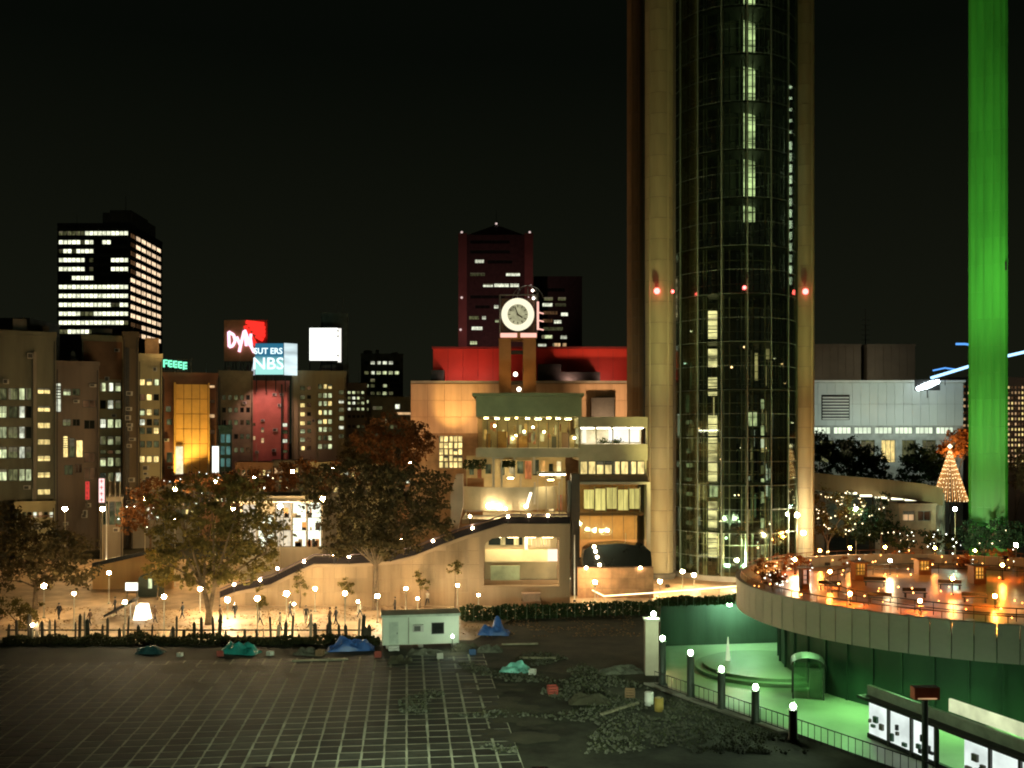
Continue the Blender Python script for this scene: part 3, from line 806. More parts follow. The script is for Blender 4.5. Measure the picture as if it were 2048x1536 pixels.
# further ones behind
wt = rows(727, 800, 6, [722, 742, 757, 768, 783, 800, 815], 7, lambda j, k: (random.choice('wgw') if j < 2 and 1 <= k <= 4 else random.choice('xxdg')), .25, 0)
t = building('office_block', 'dark tapering block with three lit top floors', 722, 806, 712, 300, 22, mat('dark_grey_render', (.16, .165, .13)), wt, (), face=True)
roof_units(t, t['_W'], t['_H'], 22, 3)
wt = rows(694, 730, 4, [782, 793, 803, 815, 830, 850], 6, lambda j, k: random.choice('gwgd') if j < 4 else random.choice('xd'), .3, 0)
building('office_block', 'small dark block with tight rows of lit windows', 690, 734, 772, 236, 14, M_conc_d, wt, (), face=True)
building('office_block', 'dark block below the tapering one with pinkish lit ledge', 740, 830, 800, 240, 14, mat('dark_green_grey', (.16, .17, .12)),
         [(745, 812, 765, 820, 'd', 0), (790, 782 + 26, 800, 818, 'w', 0), (760, 838, 775, 846, 'g', 0), (780, 850, 795, 858, 'd', 0), (750, 868, 758, 880, 'g', 0), (740 + 8, 850, 756, 858, 'x', 0), (793, 824, 822, 830, 'r', 0)], (), face=True)

# low shops along the street behind the trees
shop_gl = [('y', 'yellow'), ('w', 'white'), ('r', 'amber'), ('g', 'green tinted')]
spots = [(262, 330, 985, 165), (330, 400, 975, 172), (400, 470, 968, 176), (470, 545, 930, 184), (545, 620, 926, 188), (620, 700, 930, 180), (700, 790, 935, 176), (790, 900, 930, 168), (30, 110, 1010, 150)]
desc = ['with a brown awning', 'with three bright bays', 'with narrow lit doors', 'under the red front block', 'with a lit fascia band', 'with greenish lit bays', 'beside the reddish tree', 'below the amber wall', 'behind the left shrubs']
for k, (a, c, v, Y) in enumerate(spots):
    wt = []
    n = 7 if c - a > 60 else 5
    vr = [v + 10, v + 26, v + 44] if k not in (8,) else [v + 14]
    wt = rows(a + 2, c - 2, n, vr, 11, lambda j, q: random.choice('xdoyrwoxd'), .3, 0)
    t = building('shop_building', 'low street shop ' + desc[k], a, c, v, Y, 10, random.choice([M_conc_d, M_br, M_ol]), wt, (), .5, group=None, face=True)
    xa = X(a, Y); Wd = t['_W']
    MB().box(.3, Wd - .3, -1.0, -.003, Z(v + 24, Y), Z(v + 22, Y)).build('awning', random.choice([M_br, M_dark]), t)

M_wallin_ = mat('goods_tan', (.40, .26, .14))
# the white lit shopfront seen through the trees
Y0 = 128
wt = [(486 + k * 17, 1006, 500 + k * 17, 1064, W_white if k % 3 else glow('bright_shop', (.95, 1, .78), 1.7, True, .3, (.6, .6, .6)), 0) for k in range(9)]
BS = glow('bright_shop', (.95, 1, .78), 3.0, True, .25, (.4, .4, .4))
BS2 = glow('bright_shop_side', (1, .85, .6), .8, True, .5, (.6, .6, .6))
t = building('shop_pavilion', 'bright white shop pavilion behind the two big trees', 480, 646, 998, Y0, 10, M_conc, [(484, 1008, 512, 1090, BS2, 1), (515, 1030, 548, 1094, BS, 0), (550, 1004, 582, 1094, BS2, 1), (584, 1003, 612, 1094, BS, 0), (614, 1003, 642, 1094, BS, 0)], (), .4)
MB().box(-.5, t['_W'] + .5, -1.6, -.003, Z(1004, Y0), Z(1001, Y0)).build('canopy', M_white, t)
for k in range(30):
    x = random.uniform(2.2, t['_W'] - .8); zb_ = random.choice((Z(1094, Y0), Z(1060, Y0), Z(1035, Y0)))
    MB().box(x, x + random.uniform(.15, .7), .12, .2, zb_, zb_ + random.uniform(.3, 1.3)).build('shop_goods', random.choice([M_dark, M_br, M_conc_d, M_wallin_]), t)
for v in (1060, 1035): MB().box(1.9, t['_W'] - .3, .1, .2, Z(v, Y0) - .06, Z(v, Y0)).build('shelf', M_frame, t)

# ================================================================== STATION COMPLEX
# big amber wall with red penthouse
Y0 = 165
M_orw = mat('amber_wall_panel', (.54, .37, .24), .7, .22, .35, .15, rnd=.09, streak=True)
wt = [(878 + i * 9.5, 872 + j * 13, 886.6 + i * 9.5, 884 + j * 13, 'y', 0) for i in range(5) for j in range(5)]
t = building('department_store', 'big amber lit store with a blank panelled wall', 822, 1259, 766, Y0, 45, mat('store_core', (.3, .19, .11)), wt, (), 0)
xs = X(822, Y0)
pan = {}
for i in range(13):
    a = 822 + i * 33.6; c = a + 33.0
    for j in range(4):
        v0 = 768 + j * 33; v1 = v0 + 32.4
        if v1 > 869 and a < 935 and c > 870: v1 = min(v1, 869)
        if v1 - v0 < 5: continue
        w, h = X(c, Y0) - X(a, Y0), (v1 - v0) / F * Y0
        key = (round(w, 2), round(h, 2))
        if key not in pan: pan[key] = MB().box(0, w, -.22, -.003, 0, h).mesh('wall_panel', M_orw)
        link('wall_panel', pan[key], t, (X(a, Y0) - xs, 0, Z(v1, Y0)))
for k, (a, c) in enumerate(((905, 929),)):
    pass
MB().box(X(1180, Y0) - xs, X(1225, Y0) - xs, -3, -.25, Z(838, Y0), Z(797, Y0)).build('dark_duct', M_dark, t)
# parapet rail along the wall top
b = MB().box(0, t['_W'], -.3, .2, t['_H'] + .003, t['_H'] + .35); b.build('coping', M_conc, t)
spot('flood_light', (X(868, 157), 157, Z(905, 157)), (X(912, Y0), Y0, Z(800, Y0)), 7600, (1, .60, .16), 44, .7)
spot('flood_light', (X(945, 157), 158, Z(880, 157)), (X(935, Y0), Y0, Z(810, Y0)), 2600, (1, .62, .26), 80, 1.0)
spot('flood_light', (X(845, 140), 150, Z(900, 146)), (X(850, Y0), Y0, Z(790, Y0)), 3600, (1, .50, .26), 80, .9)
spot('flood_light', (X(1225, 150), 153, Z(850, 150)), (X(1235, Y0), Y0, Z(795, Y0)), 9000, (1, .6, .3), 80, .9)
# red penthouse
Y0 = 172
t = thing('roof_penthouse', 'long red lit penthouse on the amber store roof', 'building', (X(866, Y0), Y0, Z(767, 165)))
M_redp = mat('red_lit_panel', (.60, .035, .02), .55, .12, .15, .05, rnd=.07)  # red lighting of the penthouse is put into the panel colour
Hh = Z(697, Y0) - Z(767, 165)
Wd = X(1256, Y0) - X(866, Y0)
MB().box(0, Wd, 0, 16, .004, Hh).build('core', mat('red_lit_core', (.3, .02, .015)), t)
for k in range(13):
    w = Wd / 13
    MB().box(k * w + .03, (k + 1) * w - .03, -.15, -.003, .1, Hh - .05).build('wall_panel', M_redp, t)
MB().box(-.2, Wd + .2, -.3, 16, Hh + .003, Hh + .3).build('coping', mat('dark_red_coping', (.2, .02, .02)), t)
for k, (a, c, v) in enumerate(((862, 888, 740), (1076, 1122, 728), (1122, 1200, 744))):
    MB().box(X(a, 168) - X(866, Y0), X(c, 168) - X(866, Y0), -4.2, -1.5, .004, Z(v, 168) - Z(767, 165)).build('roof_unit', M_dark, t)
for u in (905, 965, 1140, 1215):
    spot('flood_light', (X(u, 166), 165.6, Z(767, 165) + .5), (X(u + 4, Y0), Y0, Z(718, Y0)), 850, (1, .55, .4), 125, .9)

# clock tower
Y0 = 142
t = thing('clock_tower', 'twin legged clock tower with lit round face', 'clock tower', (X(1037, Y0), Y0, 0))
def lx(u): return X(u, Y0) - X(1037, Y0)
M_ctw = mat('ochre_tile', (.34, .20, .09), .65, .2, .3)
zb, zt = 0.0, Z(677, Y0)
for a, c in ((998, 1022), (1046, 1072)):
    MB().box(lx(a), lx(c), 0, 3.2, zb, zt).build('leg', M_ctw, t)
for v in (762, 700):
    MB().box(lx(1022), lx(1046), .6, 2.4, Z(v + 6, Y0), Z(v, Y0)).build('cross_beam', M_dark, t)
M_pinkneon = glow('salmon_neon', (1.0, .52, .42), 1.3, True)
zc0, zc1 = Z(676, Y0), Z(596, Y0)
MB().box(lx(1000), lx(1074), -.4, 4.6, zt, zc0 + .75).build('clock_base', M_ctw, t)
MB().box(lx(1001), lx(1034), -.52, -.403, zc0 + .05, zc0 + .65).box(lx(1041), lx(1073), -.52, -.403, zc0 + .05, zc0 + .65).build('neon_band', M_pinkneon, t)
MB().box(lx(1003), lx(1070), .6, 4.2, zc0 + .75, zc1).build('clock_box', mat('clock_box_tile', (.22, .12, .08)), t)
b = MB()
for a in (1000, 1074):
    for y in (-.3, 4.4): b.tube((lx(a), y, zc0 + .7), (lx(a), y, zc1 + .4), .12)
for z in (zc1 + .4, (zc0 + zc1) / 2):
    b.tube((lx(1000), -.3, z), (lx(1000), 4.4, z), .07).tube((lx(1074), -.3, z), (lx(1074), 4.4, z), .07)
b.tube((lx(1000), -.3, zc1 + .4), (lx(1074), -.3, zc1 + .4), .1)
b.build('cage', M_steel, t)
b = MB(); b.path([(lx(1075.5), -.35, Z(604, Y0)), (lx(1075.5), -.35, Z(660, Y0))], .16, 8)
for v in (625, 641, 658): b.tube((lx(1075.5), -.35, Z(v, Y0)), (lx(1087), 1.2, Z(v, Y0)), .1)
b.build('side_neon', M_pinkneon, t)
fc = (lx(1035.5), 0, Z(630, Y0)); rr = 33 / F * Y0
b = MB(); b.lathe([(0.001, -.25), (rr * .64, -.25), (rr * .66, -.3), (rr, -.3), (rr, .6), (0.001, .6)], 40)
me = b.mesh('clock_case', M_dark); me.transform(Matrix.Rotation(R(-90), 4, 'X')); link('clock_case', me, t, fc)
def disc(name, r0, r1, y, m_):
    q = MB(); q.lathe([(r0, 0), (r1, 0)], 40); me = q.mesh(name, m_); me.transform(Matrix.Rotation(R(90), 4, 'X'))
    return link(name, me, t, (fc[0], y, fc[2]))
disc('lit_ring', rr * .62, rr * .99, -.62, glow('cream_clock_ring', (1.0, .93, .66), 1.15, True))
disc('dial', 0.001, rr * .615, -.60, glow('grey_green_dial', (.48, .46, .27), .75, False, .45, (1.1, 1.1, 1.1)))
for k in range(12):
    a_ = k * PI / 6; q = MB(); q.box(-.06, .06, -.02, 0, rr * .44, rr * .58)
    me = q.mesh('hour_mark', mat('mark_olive', (.12, .11, .06))); me.transform(Matrix.Rotation(-a_, 4, 'Y')); link('hour_mark', me, t, (fc[0], -.63, fc[2]))
for a_, l_, w_ in ((R(125), .34, .1), (R(-20), .52, .07)):
    q = MB(); q.box(-w_, w_, -.03, 0, -.2, rr * l_); me = q.mesh('clock_hand', mat('mark_olive', (.12, .11, .06))); me.transform(Matrix.Rotation(a_, 4, 'Y')); link('clock_hand', me, t, (fc[0], -.66, fc[2]))
b = MB()
for s_ in range(4):
    th = s_ * PI / 4; pts = []
    for k in range(9):
        f = PI * k / 8; r_ = 2.2 * math.cos(f); pts.append((lx(1056) + r_ * math.cos(th), 2.4 + r_ * math.sin(th), zc1 + .3 + 1.9 * math.sin(f)))
    b.path(pts, .06, 5)
b.build('wire_dome', M_steel, t)
for u, v, y in ((1031, 748, .5), (1038, 778, .5), (1066, 576, 2.4), (1067, 597, -.3)):
    MB().ball((lx(u), y, Z(v, Y0)), .32 if v > 700 else .2, 10).build('lamp', glow('clock_tower_lamp', (1, .92, .75), 6, True), t)
spot('flood_light', (lx(1037) + X(1037, Y0), Y0 - 7, Z(800, Y0)), (X(1037, Y0), Y0, Z(715, Y0)), 1300, (1, .5, .15), 70, .9)

# station building
Y0 = 118
xs = X(925, Y0)
t = thing('station_building', 'glazed station building with bright stacked floors', 'building', (xs, Y0, 0))
def sx(u): return X(u, Y0) - xs
def sz(v): return Z(v, Y0)
M_slab = mat('olive_slab', (.46, .40, .26), .6, .2, .25, .1)
M_fasc = mat('green_olive_fascia', (.24, .25, .12), .45, .2, .3, .1, metal=.2)
M_wallin = mat('interior_wall', (.55, .42, .24), .8, .2, .4)
M_glassw = glass('station_glass', (.95, 1, .9), .9, .04, .05)
L_white = glow('ceiling_lamp_white', (1, .93, .74), 22, True)
L_warm = glow('ceiling_lamp_warm', (1, .66, .30), 40, True)
L_soft = glow('ceiling_lamp_soft', (1, .80, .46), 44, True)
def slab(u0, u1, v0, v1, y0=-.0, y1=12, m_=M_slab, name='floor_slab'):
    return MB().box(sx(u0), sx(u1), y0, y1, sz(v1), sz(v0)).build(name, m_, t)
# upper glass storey, set forward
slab(953, 1161, 794, 834, -2.0, 12, M_fasc, 'roof_fascia')
slab(946, 1165, 788, 794 - .2, -2.8, 12.5, M_fasc, 'roof_edge')
slab(953, 1157, 896, 914, -2.0, 12)
MB().box(sx(960), sx(1150), 9, 9.3, sz(896), sz(834)).build('back_wall', M_wallin, t)
gp = {}
for k in range(10):
    a, c = 956 + k * 20, 956 + k * 20 + 19
    w, h = sx(c) - sx(a), sz(836) - sz(895)
    kk = round(w, 2)
    if kk not in gp: gp[kk] = MB().box(0, w, 0, .04, 0, h).mesh('glass_pane', M_glassw)
    link('glass_pane', gp[kk], t, (sx(a), -1.9, sz(895)))
    MB().box(sx(c), sx(c + 1), -2.0, -1.8, sz(895.9), sz(834.1)).build('mullion', M_frame, t)
for k in range(9):
    u = 968 + k * 21
    MB().box(sx(u), sx(u + random.choice((5, 8, 12))), 1 + (k % 3) * 2.5, 1.4 + (k % 3) * 2.5, sz(837), sz(835)).build('ceiling_lamp', L_soft if k % 3 else L_warm, t)
M_disp = [glow('display_amber', (1, .52, .14), .55, True, .7, (1.5, 1, .8), .5), glow('display_cream', (1, .78, .36), .7, True, .7, (1.5, 1, .8), .5), glow('display_rust', (.8, .26, .08), .4, True, .6, (1.5, 1, .8), .5)]
for k in range(34):
    u = random.uniform(964, 1148); w_ = random.uniform(1.5, 9); v = random.uniform(840, 872)
    y = random.uniform(3, 8.5)
    MB().box(sx(u), sx(u + w_), y, y + .12, sz(v + random.uniform(6, 22)), sz(v)).build('lit_display', M_disp[k % 3], t)
for k in range(16):
    u = random.uniform(962, 1150); y = random.uniform(1, 7); h = random.uniform(.9, 2.0)
    MB().box(sx(u), sx(u) + random.uniform(.4, 1.2), y, y + .4, sz(896) + .004, sz(896) + h).build('display_case', random.choice([M_br, M_wallin, M_conc_d, mat('ochre_goods', (.5, .26, .08))]), t)
for k in range(7):
    u = random.uniform(965, 1150); MB().ball((sx(u), random.uniform(.5, 3), sz(random.uniform(850, 885))), .14, 8).build('pendant_lamp', L_soft, t)
# right wing
slab(1157, 1294, 834, 855, -.6, 12)
slab(1157, 1294, 888, 921, -.6, 12)
slab(1157, 1294, 950, 963, -.6, 12, mat('brown_slab', (.20, .13, .07)))
MB().box(sx(1157), sx(1294), 5.5, 5.7, sz(888), sz(855)).build('back_wall', mat('pale_interior', (.75, .70, .58)), t)
for k in range(4):
    MB().box(sx(1163 + k * 33), sx(1163 + k * 33 + 27), 1.2, 2.6, sz(856.5), sz(855.2)).build('ceiling_lamp', L_white, t)
MB().box(sx(1226), sx(1290), 5.2, 5.45, sz(884), sz(858)).build('light_wall', glow('white_light_wall', (1, .96, .82), 1.25, True, .15, (.3, .3, .3)), t)
MB().box(sx(1171), sx(1179), 5.2, 5.45, sz(886), sz(858)).build('light_wall', glow('white_light_wall2', (1, .95, .75), 1.1, True, .15, (.3, .3, .3)), t)
for u, w in ((1158, 3), (1191, 2), (1224, 2), (1257, 2), (1291, 3)):
    MB().box(sx(u), sx(u + w), -.4, -.2, sz(888), sz(855)).build('column', M_slab, t)
M_bush = leafmat('planter_leaf', (.035, .05, .02), (.06, .07, .025))
for u in (1207, 1234):
    b = MB(); c = Vector((sx(u), .6, sz(886))); 
    scatter_leaves(b, 160, lambda: c + Vector((random.gauss(0, .35), random.gauss(0, .2), abs(random.gauss(0, .22)))), .12)
    b.build('planter_shrub', M_bush, t, fix=False)
for k in range(8):       # lit curtain windows
    a = 1160 + k * 16.3; c = a + 15.3
    link('window', window_mesh(sx(c) - sx(a), sz(922) - sz(949), 'y', .3, 0), t, (sx(a), -.3, sz(949)))
MB().box(sx(1157), sx(1293), .04, .3, sz(950), sz(921)).build('window_wall', M_slab, t)
# portal hall
M_port = mat('pale_portal', (.50, .44, .33), .6, .15, .3)
MB().box(sx(1148), sx(1155), -1.2, 1, sz(1130), sz(963)).build('portal_post', M_port, t)
MB().box(sx(1291), sx(1298), -1.2, 1, sz(1130), sz(963)).build('portal_post', M_port, t)
MB().box(sx(1155), sx(1291), -1.2, 1, sz(968), sz(963)).build('portal_beam', M_port, t)
MB().box(sx(1155), sx(1291), 8, 8.2, sz(1130), sz(963.5)).build('back_wall', mat('hall_wall', (.46, .27, .12), .8, .25, .4), t)
MB().box(sx(1155), sx(1291), 2, 8, sz(1034), sz(1028)).build('gallery_floor', M_br, t)
for k in range(5):
    a = 1172 + k * 23.3; c = a + 20
    MB().box(sx(a), sx(c), 3, 3.15, sz(1024 - (0 if k % 2 else 3)), sz(982 - (k % 3) * 2)).build('lit_curtain', glow('lit_curtain', (1, .78, .28), 1.05, True, .35, (2.5, 1, .3), .25), t)
    MB().box(sx(c + .6), sx(c + 2.6), 3, 3.3, sz(1027.8), sz(976)).build('pillar', M_port, t)
for k in range(4):
    MB().box(sx(1176 + k * 28), sx(1188 + k * 28), 5, 6, sz(1036), sz(1034.5)).build('ceiling_lamp', L_warm, t)
for k in range(6):
    a = 1157 + k * 22.3
    MB().box(sx(a), sx(a + 21.8), -.6, -.55, sz(1078), sz(970)).build('glass_pane', M_glassw, t)
    MB().box(sx(a + 21.8), sx(a + 22.3), -.65, -.5, sz(1078), sz(968)).build('mullion', M_frame, t)
# the bulging black canopy and the brick base
cn = MB(); prof = [(1160, 1112), (1162, 1092), (1175, 1082), (1230, 1078), (1278, 1083), (1290, 1094), (1292, 1112)]
pf_ = [(sx(a), sz(c)) for a, c in prof] + [(sx(1292), sz(1122)), (sx(1160), sz(1122))]
cn.prism(pf_, (), -5.0, -1.5); cn.build('entrance_canopy', mat('black_gloss', (.012, .013, .012), .12, .2, .4, 0), t)
for v in (1084, 1093, 1104, 1119):
    MB().ball((sx(1181 + (v - 1084) * .3), -5.15, sz(v)), .17, 8).build('canopy_lamp', M_smallglobe, t)
MB().box(sx(1150), sx(1296), -4.6, -4.2, 0, sz(1124)).build('base_core', M_br, t)
M_brick = mat('brick_panel', (.42, .23, .12), .8, .3, .8, .3, rnd=.12)
for r_ in range(3):
    for k in range(9):
        a = 1150 + k * 16.2
        MB().box(sx(a), sx(a + 15.7), -4.75, -4.603, sz(1185 - r_ * 20), sz(1185 - r_ * 20 - 19.3)).build('stone_block', M_brick, t)
for k in (1166, 1270): MB().ball((sx(k), -4.9, sz(1125)), .16, 8).build('wall_lamp', M_smallglobe, t)
# dark pylon
MB().box(sx(1140), sx(1156), -3.0, -1, 0, sz(946)).build('pylon', mat('dark_brown_pylon', (.06, .045, .03), .6), t)
MB().box(sx(1133), sx(1139), -2.6, -1.2, sz(1100), sz(960)).build('pylon_fin', M_conc_d, t)
# terrace floors on the left
MB().box(sx(925), sx(1140), 10, 10.2, sz(1045), sz(914)).build('terrace_back_wall', mat('terrace_wall', (.50, .39, .20), .8, .25, .3), t)
slab(925, 1140, 1036, 1045, -1.5, 10, M_slab)
for (a, c, v0, v1) in ((984, 989, 912, 975), (1001, 1005, 914, 975), (1027, 1031, 912, 958), (1066, 1071, 915, 948), (1040, 1043, 955, 1030), (1068, 1072, 965, 1010), (1118, 1121, 965, 1030)):
    MB().box(sx(a), sx(c), 1, 1.5, sz(v1), sz(v0)).build('column', M_port, t)
slab(984, 1008, 912.5, 917, .8, 1.8, M_port, 'lintel')
slab(1075, 1133, 945, 949, .5, 4, M_port, 'balcony_slab')
MB().box(sx(1080), sx(1132), 1, 1.6, sz(951), sz(949.3)).build('ceiling_lamp', L_soft, t)
slab(960, 1062, 914.3, 920, 3, 9, M_wallin, 'soffit')
for (u, v, y, lm) in ((990, 920.5, 5, L_soft), (1085, 916, 6, L_soft), (948, 1000, 7, L_soft), (1015, 962, 7.5, L_soft), (1100, 965, 6, L_warm)):
    MB().box(sx(u), sx(u + 12), y, y + .8, sz(v), sz(v - 1.5)).build('ceiling_lamp', lm, t)
for k in range(12):                                                    # lit shop bays at the back of the terrace
    a = 932 + k * 17.2
    if 968 < a < 985: continue
    MB().box(sx(a), sx(a + random.uniform(7, 14)), 9.7, 9.9, sz(random.uniform(952, 965)), sz(random.uniform(922, 936))).build('lit_bay', M_disp[(k * 2) % 3] if k % 2 else W_dim, t)
    MB().box(sx(a), sx(a + random.uniform(8, 14)), 9.6, 9.9, sz(1034), sz(random.uniform(985, 1002))).build('lit_bay', M_disp[k % 3], t)
for a in (1075, 1092, 1108, 1124):
    MB().box(sx(a), sx(a + 1.6), .6, .8, sz(1035.9), sz(949.2)).build('post', M_port, t)
for v in (1030, 1021): MB().box(sx(930), sx(1132), -1.2, -1.15, sz(v), sz(v - 1)).build('guard_rail', M_steel, t)
cb = MB()                                                     # curved balcony front
cb.lathe([(7.0, sz(1022)), (7.0, sz(975)), (6.7, sz(975)), (6.7, sz(1022))], 20, (sx(1012), 7.5, 0), 0, R(205), R(335))
cb.build('curved_balcony', M_slab, t)
for (u, u2, v, v2) in ((926, 972, 918, 936), (1005, 1030, 920, 932)):
    b = MB(); 
    scatter_leaves(b, 420, lambda: (random.uniform(sx(u), sx(u2)), random.uniform(-.5, .8), random.uniform(sz(v2), sz(v)) - .1), .16)
    b.build('planter_shrub', M_bush, t, fix=False)
MB().box(sx(930), sx(965), 6, 6.3, sz(998), sz(960)).build('poster_wall', mat('rust_wall', (.36, .17, .07)), t)
MB().box(sx(931), sx(964), 3, 3.4, sz(1034), sz(1018)).build('counter', mat('rust_wall', (.36, .17, .07)), t)
for (u, v, r_) in ((978, 1012, .33), (997, 1015, .25), (1011, 1018, .16), (1052, 1013, .2)):
    MB().ball((sx(u), 0, sz(v)), r_, 10).build('globe_lamp', M_smallglobe, t)
MB().tube((sx(1054), 0, sz(1010)), (sx(1062), 0, sz(985)), .16, .16, 8).build('light_tube', glow('tube_white', (1, .92, .7), 2.5), t)
# pale stone pier at the left end
pp = MB(); pp.prism([(sx(906), sz(1060)), (sx(918), sz(1060)), (sx(929), sz(1010)), (sx(929), sz(946)), (sx(916), sz(946)), (sx(905), sz(985))], (), -4, -2)
pp.build('end_pier', mat('pink_pier', (.50, .36, .25), .7, .15, .3), t)

# ------------------------------------------------------------------ ramp walkway
Y0 = 108
xs2 = X(440, Y0)
t = thing('ramp_walkway', 'stone walled ramp climbing to the station deck', 'ramp', (xs2, Y0, 0))
def rx(u): return X(u, Y0) - xs2
def rz_(v): return Z(v, Y0)
prof = [(440, 1196), (468, 1184), (542, 1168), (593, 1143), (628, 1127), (704, 1127), (780, 1122), (831, 1110), (882, 1089), (932, 1071), (978, 1057), (1008, 1047), (1140, 1047)]
top = [(rx(a), rz_(c)) for a, c in prof]
outer = [(rx(440), 0)] + top + [(rx(1140), 0)]
hole = [(rx(a), rz_(c)) for a, c in ((967, 1172), (967, 1100), (972, 1086), (984, 1077), (1000, 1075), (1118, 1075), (1118, 1172))]
b = MB(); b.prism(outer, [hole], 0, .6); b.build('side_wall', M_conc_p, t)
def top_at(x):
    for p, q in zip(top[:-1], top[1:]):
        if p[0] <= x <= q[0]: return p[1] + (q[1] - p[1]) * (x - p[0]) / (q[0] - p[0])
    return top[-1][1]
M_sp = mat('pink_stone_panel', (.31, .205, .115), .7, .3, .5, .25, streak=True, rnd=.1)
for k in range(23):
    xa, xb = rx(446 + k * 22.3) + .015, rx(446 + (k + 1) * 22.3) - .015
    ht = min(top_at(xa), top_at(xb)) - .4
    z_ = .02
    while z_ < ht:
        zn = min(z_ + 1.5, 99)
        tp = [min(zn - .03, top_at(xa) - .36), min(zn - .03, top_at(xb) - .36)]
        if min(tp) - z_ > .15: MB().prism([(xa, z_), (xb, z_), (xb, tp[1]), (xa, tp[0])], (), -.06, -.003).build('stone_panel', M_sp, t)
        z_ = zn
b = MB(); b.prism(outer, [hole], 5.0, 5.4); b.build('far_wall', M_conc_p, t)
b = MB()
for p, q in zip(top[:-1], top[1:]):
    b.face([(p[0], .6, p[1] - .4), (q[0], .6, q[1] - .4), (q[0], 5, q[1] - .4), (p[0], 5, p[1] - .4)])
b.build('deck', M_conc_d, t)
M_rail = mat('dark_parapet', (.012, .008, .009), .7, .3, .5, .05, spec=.15)
for k, (p, q) in enumerate(zip(top[:-1], top[1:])):
    h = .72; b = MB()
    b.prism([(p[0], p[1] + .003), (q[0], q[1] + .003), (q[0], q[1] + h), (p[0], p[1] + h)], (), -.12, .35); b.build('parapet_panel', M_rail, t)
MB().path([(p[0], .1, p[1] + .95) for p in top], .07, 6).build('handrail', mat('purple_grey_rail', (.14, .11, .14), .35, .2, 1, 0, metal=.5), t)
b = MB()
for p, q in zip(top[:-1], top[1:]): b.prism([(p[0], p[1] - .35), (q[0], q[1] - .35), (q[0], q[1] - .05), (p[0], p[1] - .05)], (), -.2, -.004)
b.build('string_course', M_conc_p, t)
for (u, v) in ((468, 1169), (520, 1160), (555, 1137), (608, 1123), (668, 1112), (698, 1113), (780, 1108), (802, 1080), (866, 1082), (945, 1056), (940, 1033), (1016, 1033), (1096, 1031), (1058, 1031)):
    lt = thing('rail_lamp', 'small white lamp on ramp parapet ' + {468: 'at its lowest end', 520: 'on the first slope', 555: 'above the first slope', 608: 'below the white pavilion', 668: 'on the middle landing, plain side', 698: 'on the landing behind the trunk', 780: 'at the landing end', 802: 'above the second slope', 866: 'high on the second slope', 945: 'beside the pale pier', 940: 'over the pale pier foot', 1016: 'at the top of the slope', 1096: 'near the dark pylon', 1058: 'midway along the level top'}[u], 'lamp', (X(u, 107.8), 107.8, Z(v, 107.8)), 0, 'lamps along the ramp parapet')
    MB().ball((0, 0, 0), .15, 8).build('bulb', M_smallglobe, lt); MB().tube((0, .05, -.9), (0, .05, -.1), .04).build('stem', M_dark, lt)
# room under the ramp
L_under = glow('underpass_lamp', (1, .78, .42), 26, True)
MB().box(rx(964), rx(1122), 5.5, 5.7, 0, rz_(1072)).build('underpass_wall', mat('cream_wall', (.62, .50, .32), .7, .15, .4), t)
MB().box(rx(975), rx(1046), 5.2, 5.45, rz_(1100), rz_(1081)).build('dark_window', W_off, t)
MB().box(rx(968), rx(1100), 3.6, 4.2, rz_(1131), rz_(1106)).build('fascia_board', mat('cream_fascia', (.70, .58, .36), .6, .1, .5), t)
MB().box(rx(980), rx(1040), 3.0, 3.2, rz_(1168), rz_(1138)).build('green_panel', mat('grey_green_panel2', (.28, .32, .20), .5), t)
MB().box(rx(1050), rx(1056), 3, 3.5, rz_(1106), rz_(1075)).build('post', M_white, t)
for k in range(7): MB().box(rx(1064 + k * 6), rx(1066 + k * 6), 3.3, 3.4, rz_(1100), rz_(1077)).build('baluster', M_port, t)
for k in range(4): MB().box(rx(980 + k * 35), rx(1002 + k * 35), 1.2, 2.6, rz_(1077.5), rz_(1076)).build('ceiling_lamp', L_under, t)
MB().box(rx(970), rx(1040), .8, 1.0, .08, .42).build('step_light', glow('step_light', (1, .80, .42), 2.6, True), t)
for k in range(4): MB().box(rx(1000 + k * 28), rx(1010 + k * 28), 5.0, 5.15, rz_(1100), rz_(1084)).build('lit_pane', W_yel, t)
MB().box(rx(1097), rx(1117), 2.5, 2.8, rz_(1128), rz_(1104)).build('lit_sign', glow('peach_sign', (1, .85, .65), 1.3, True), t)
for k in range(5): MB().box(rx(1042), rx(1082), -1.2 + k * .6, 3, k * .3 + .01, k * .3 + .3).build('stair_tread', M_conc_p, t)
spl = thing('stone_pedestal', 'salmon stone pedestal before the underpass', 'pedestal', (X(1062, 105), 103.5, 0))
MB().box(-.9, .9, 0, .8, 0, 1.9).box(-1.0, 1.0, -.1, .9, 1.9, 2.05).build('block', mat('salmon_stone', (.55, .30, .20)), spl)
# brightly lit handrail strips in front of the station
def P3(u, v, z): 
    Y = GY(v, z); return (X(u, Y), Y, z)
lr = thing('lit_handrail', 'glowing cream handrail zigzagging past the station foot', 'handrail')
pts = [P3(u, v, 0.9) for u, v in ((1098, 1168), (1124, 1148), (1160, 1168), (1208, 1192), (1300, 1186), (1400, 1178), (1476, 1172))]
MB().path(pts, .075, 6).build('rail', glow('cream_rail_light', (1, .86, .5), 3.0, True), lr)
for p, q in zip(pts[:-1], pts[1:]):
    n = max(1, int((Vector(q) - Vector(p)).length / 2.0))
    for k in range(n):
        c = Vector(p).lerp(Vector(q), k / n); MB().tube((c.x, c.y, 0), (c.x, c.y, .82), .035).build('post', M_steel, lr)

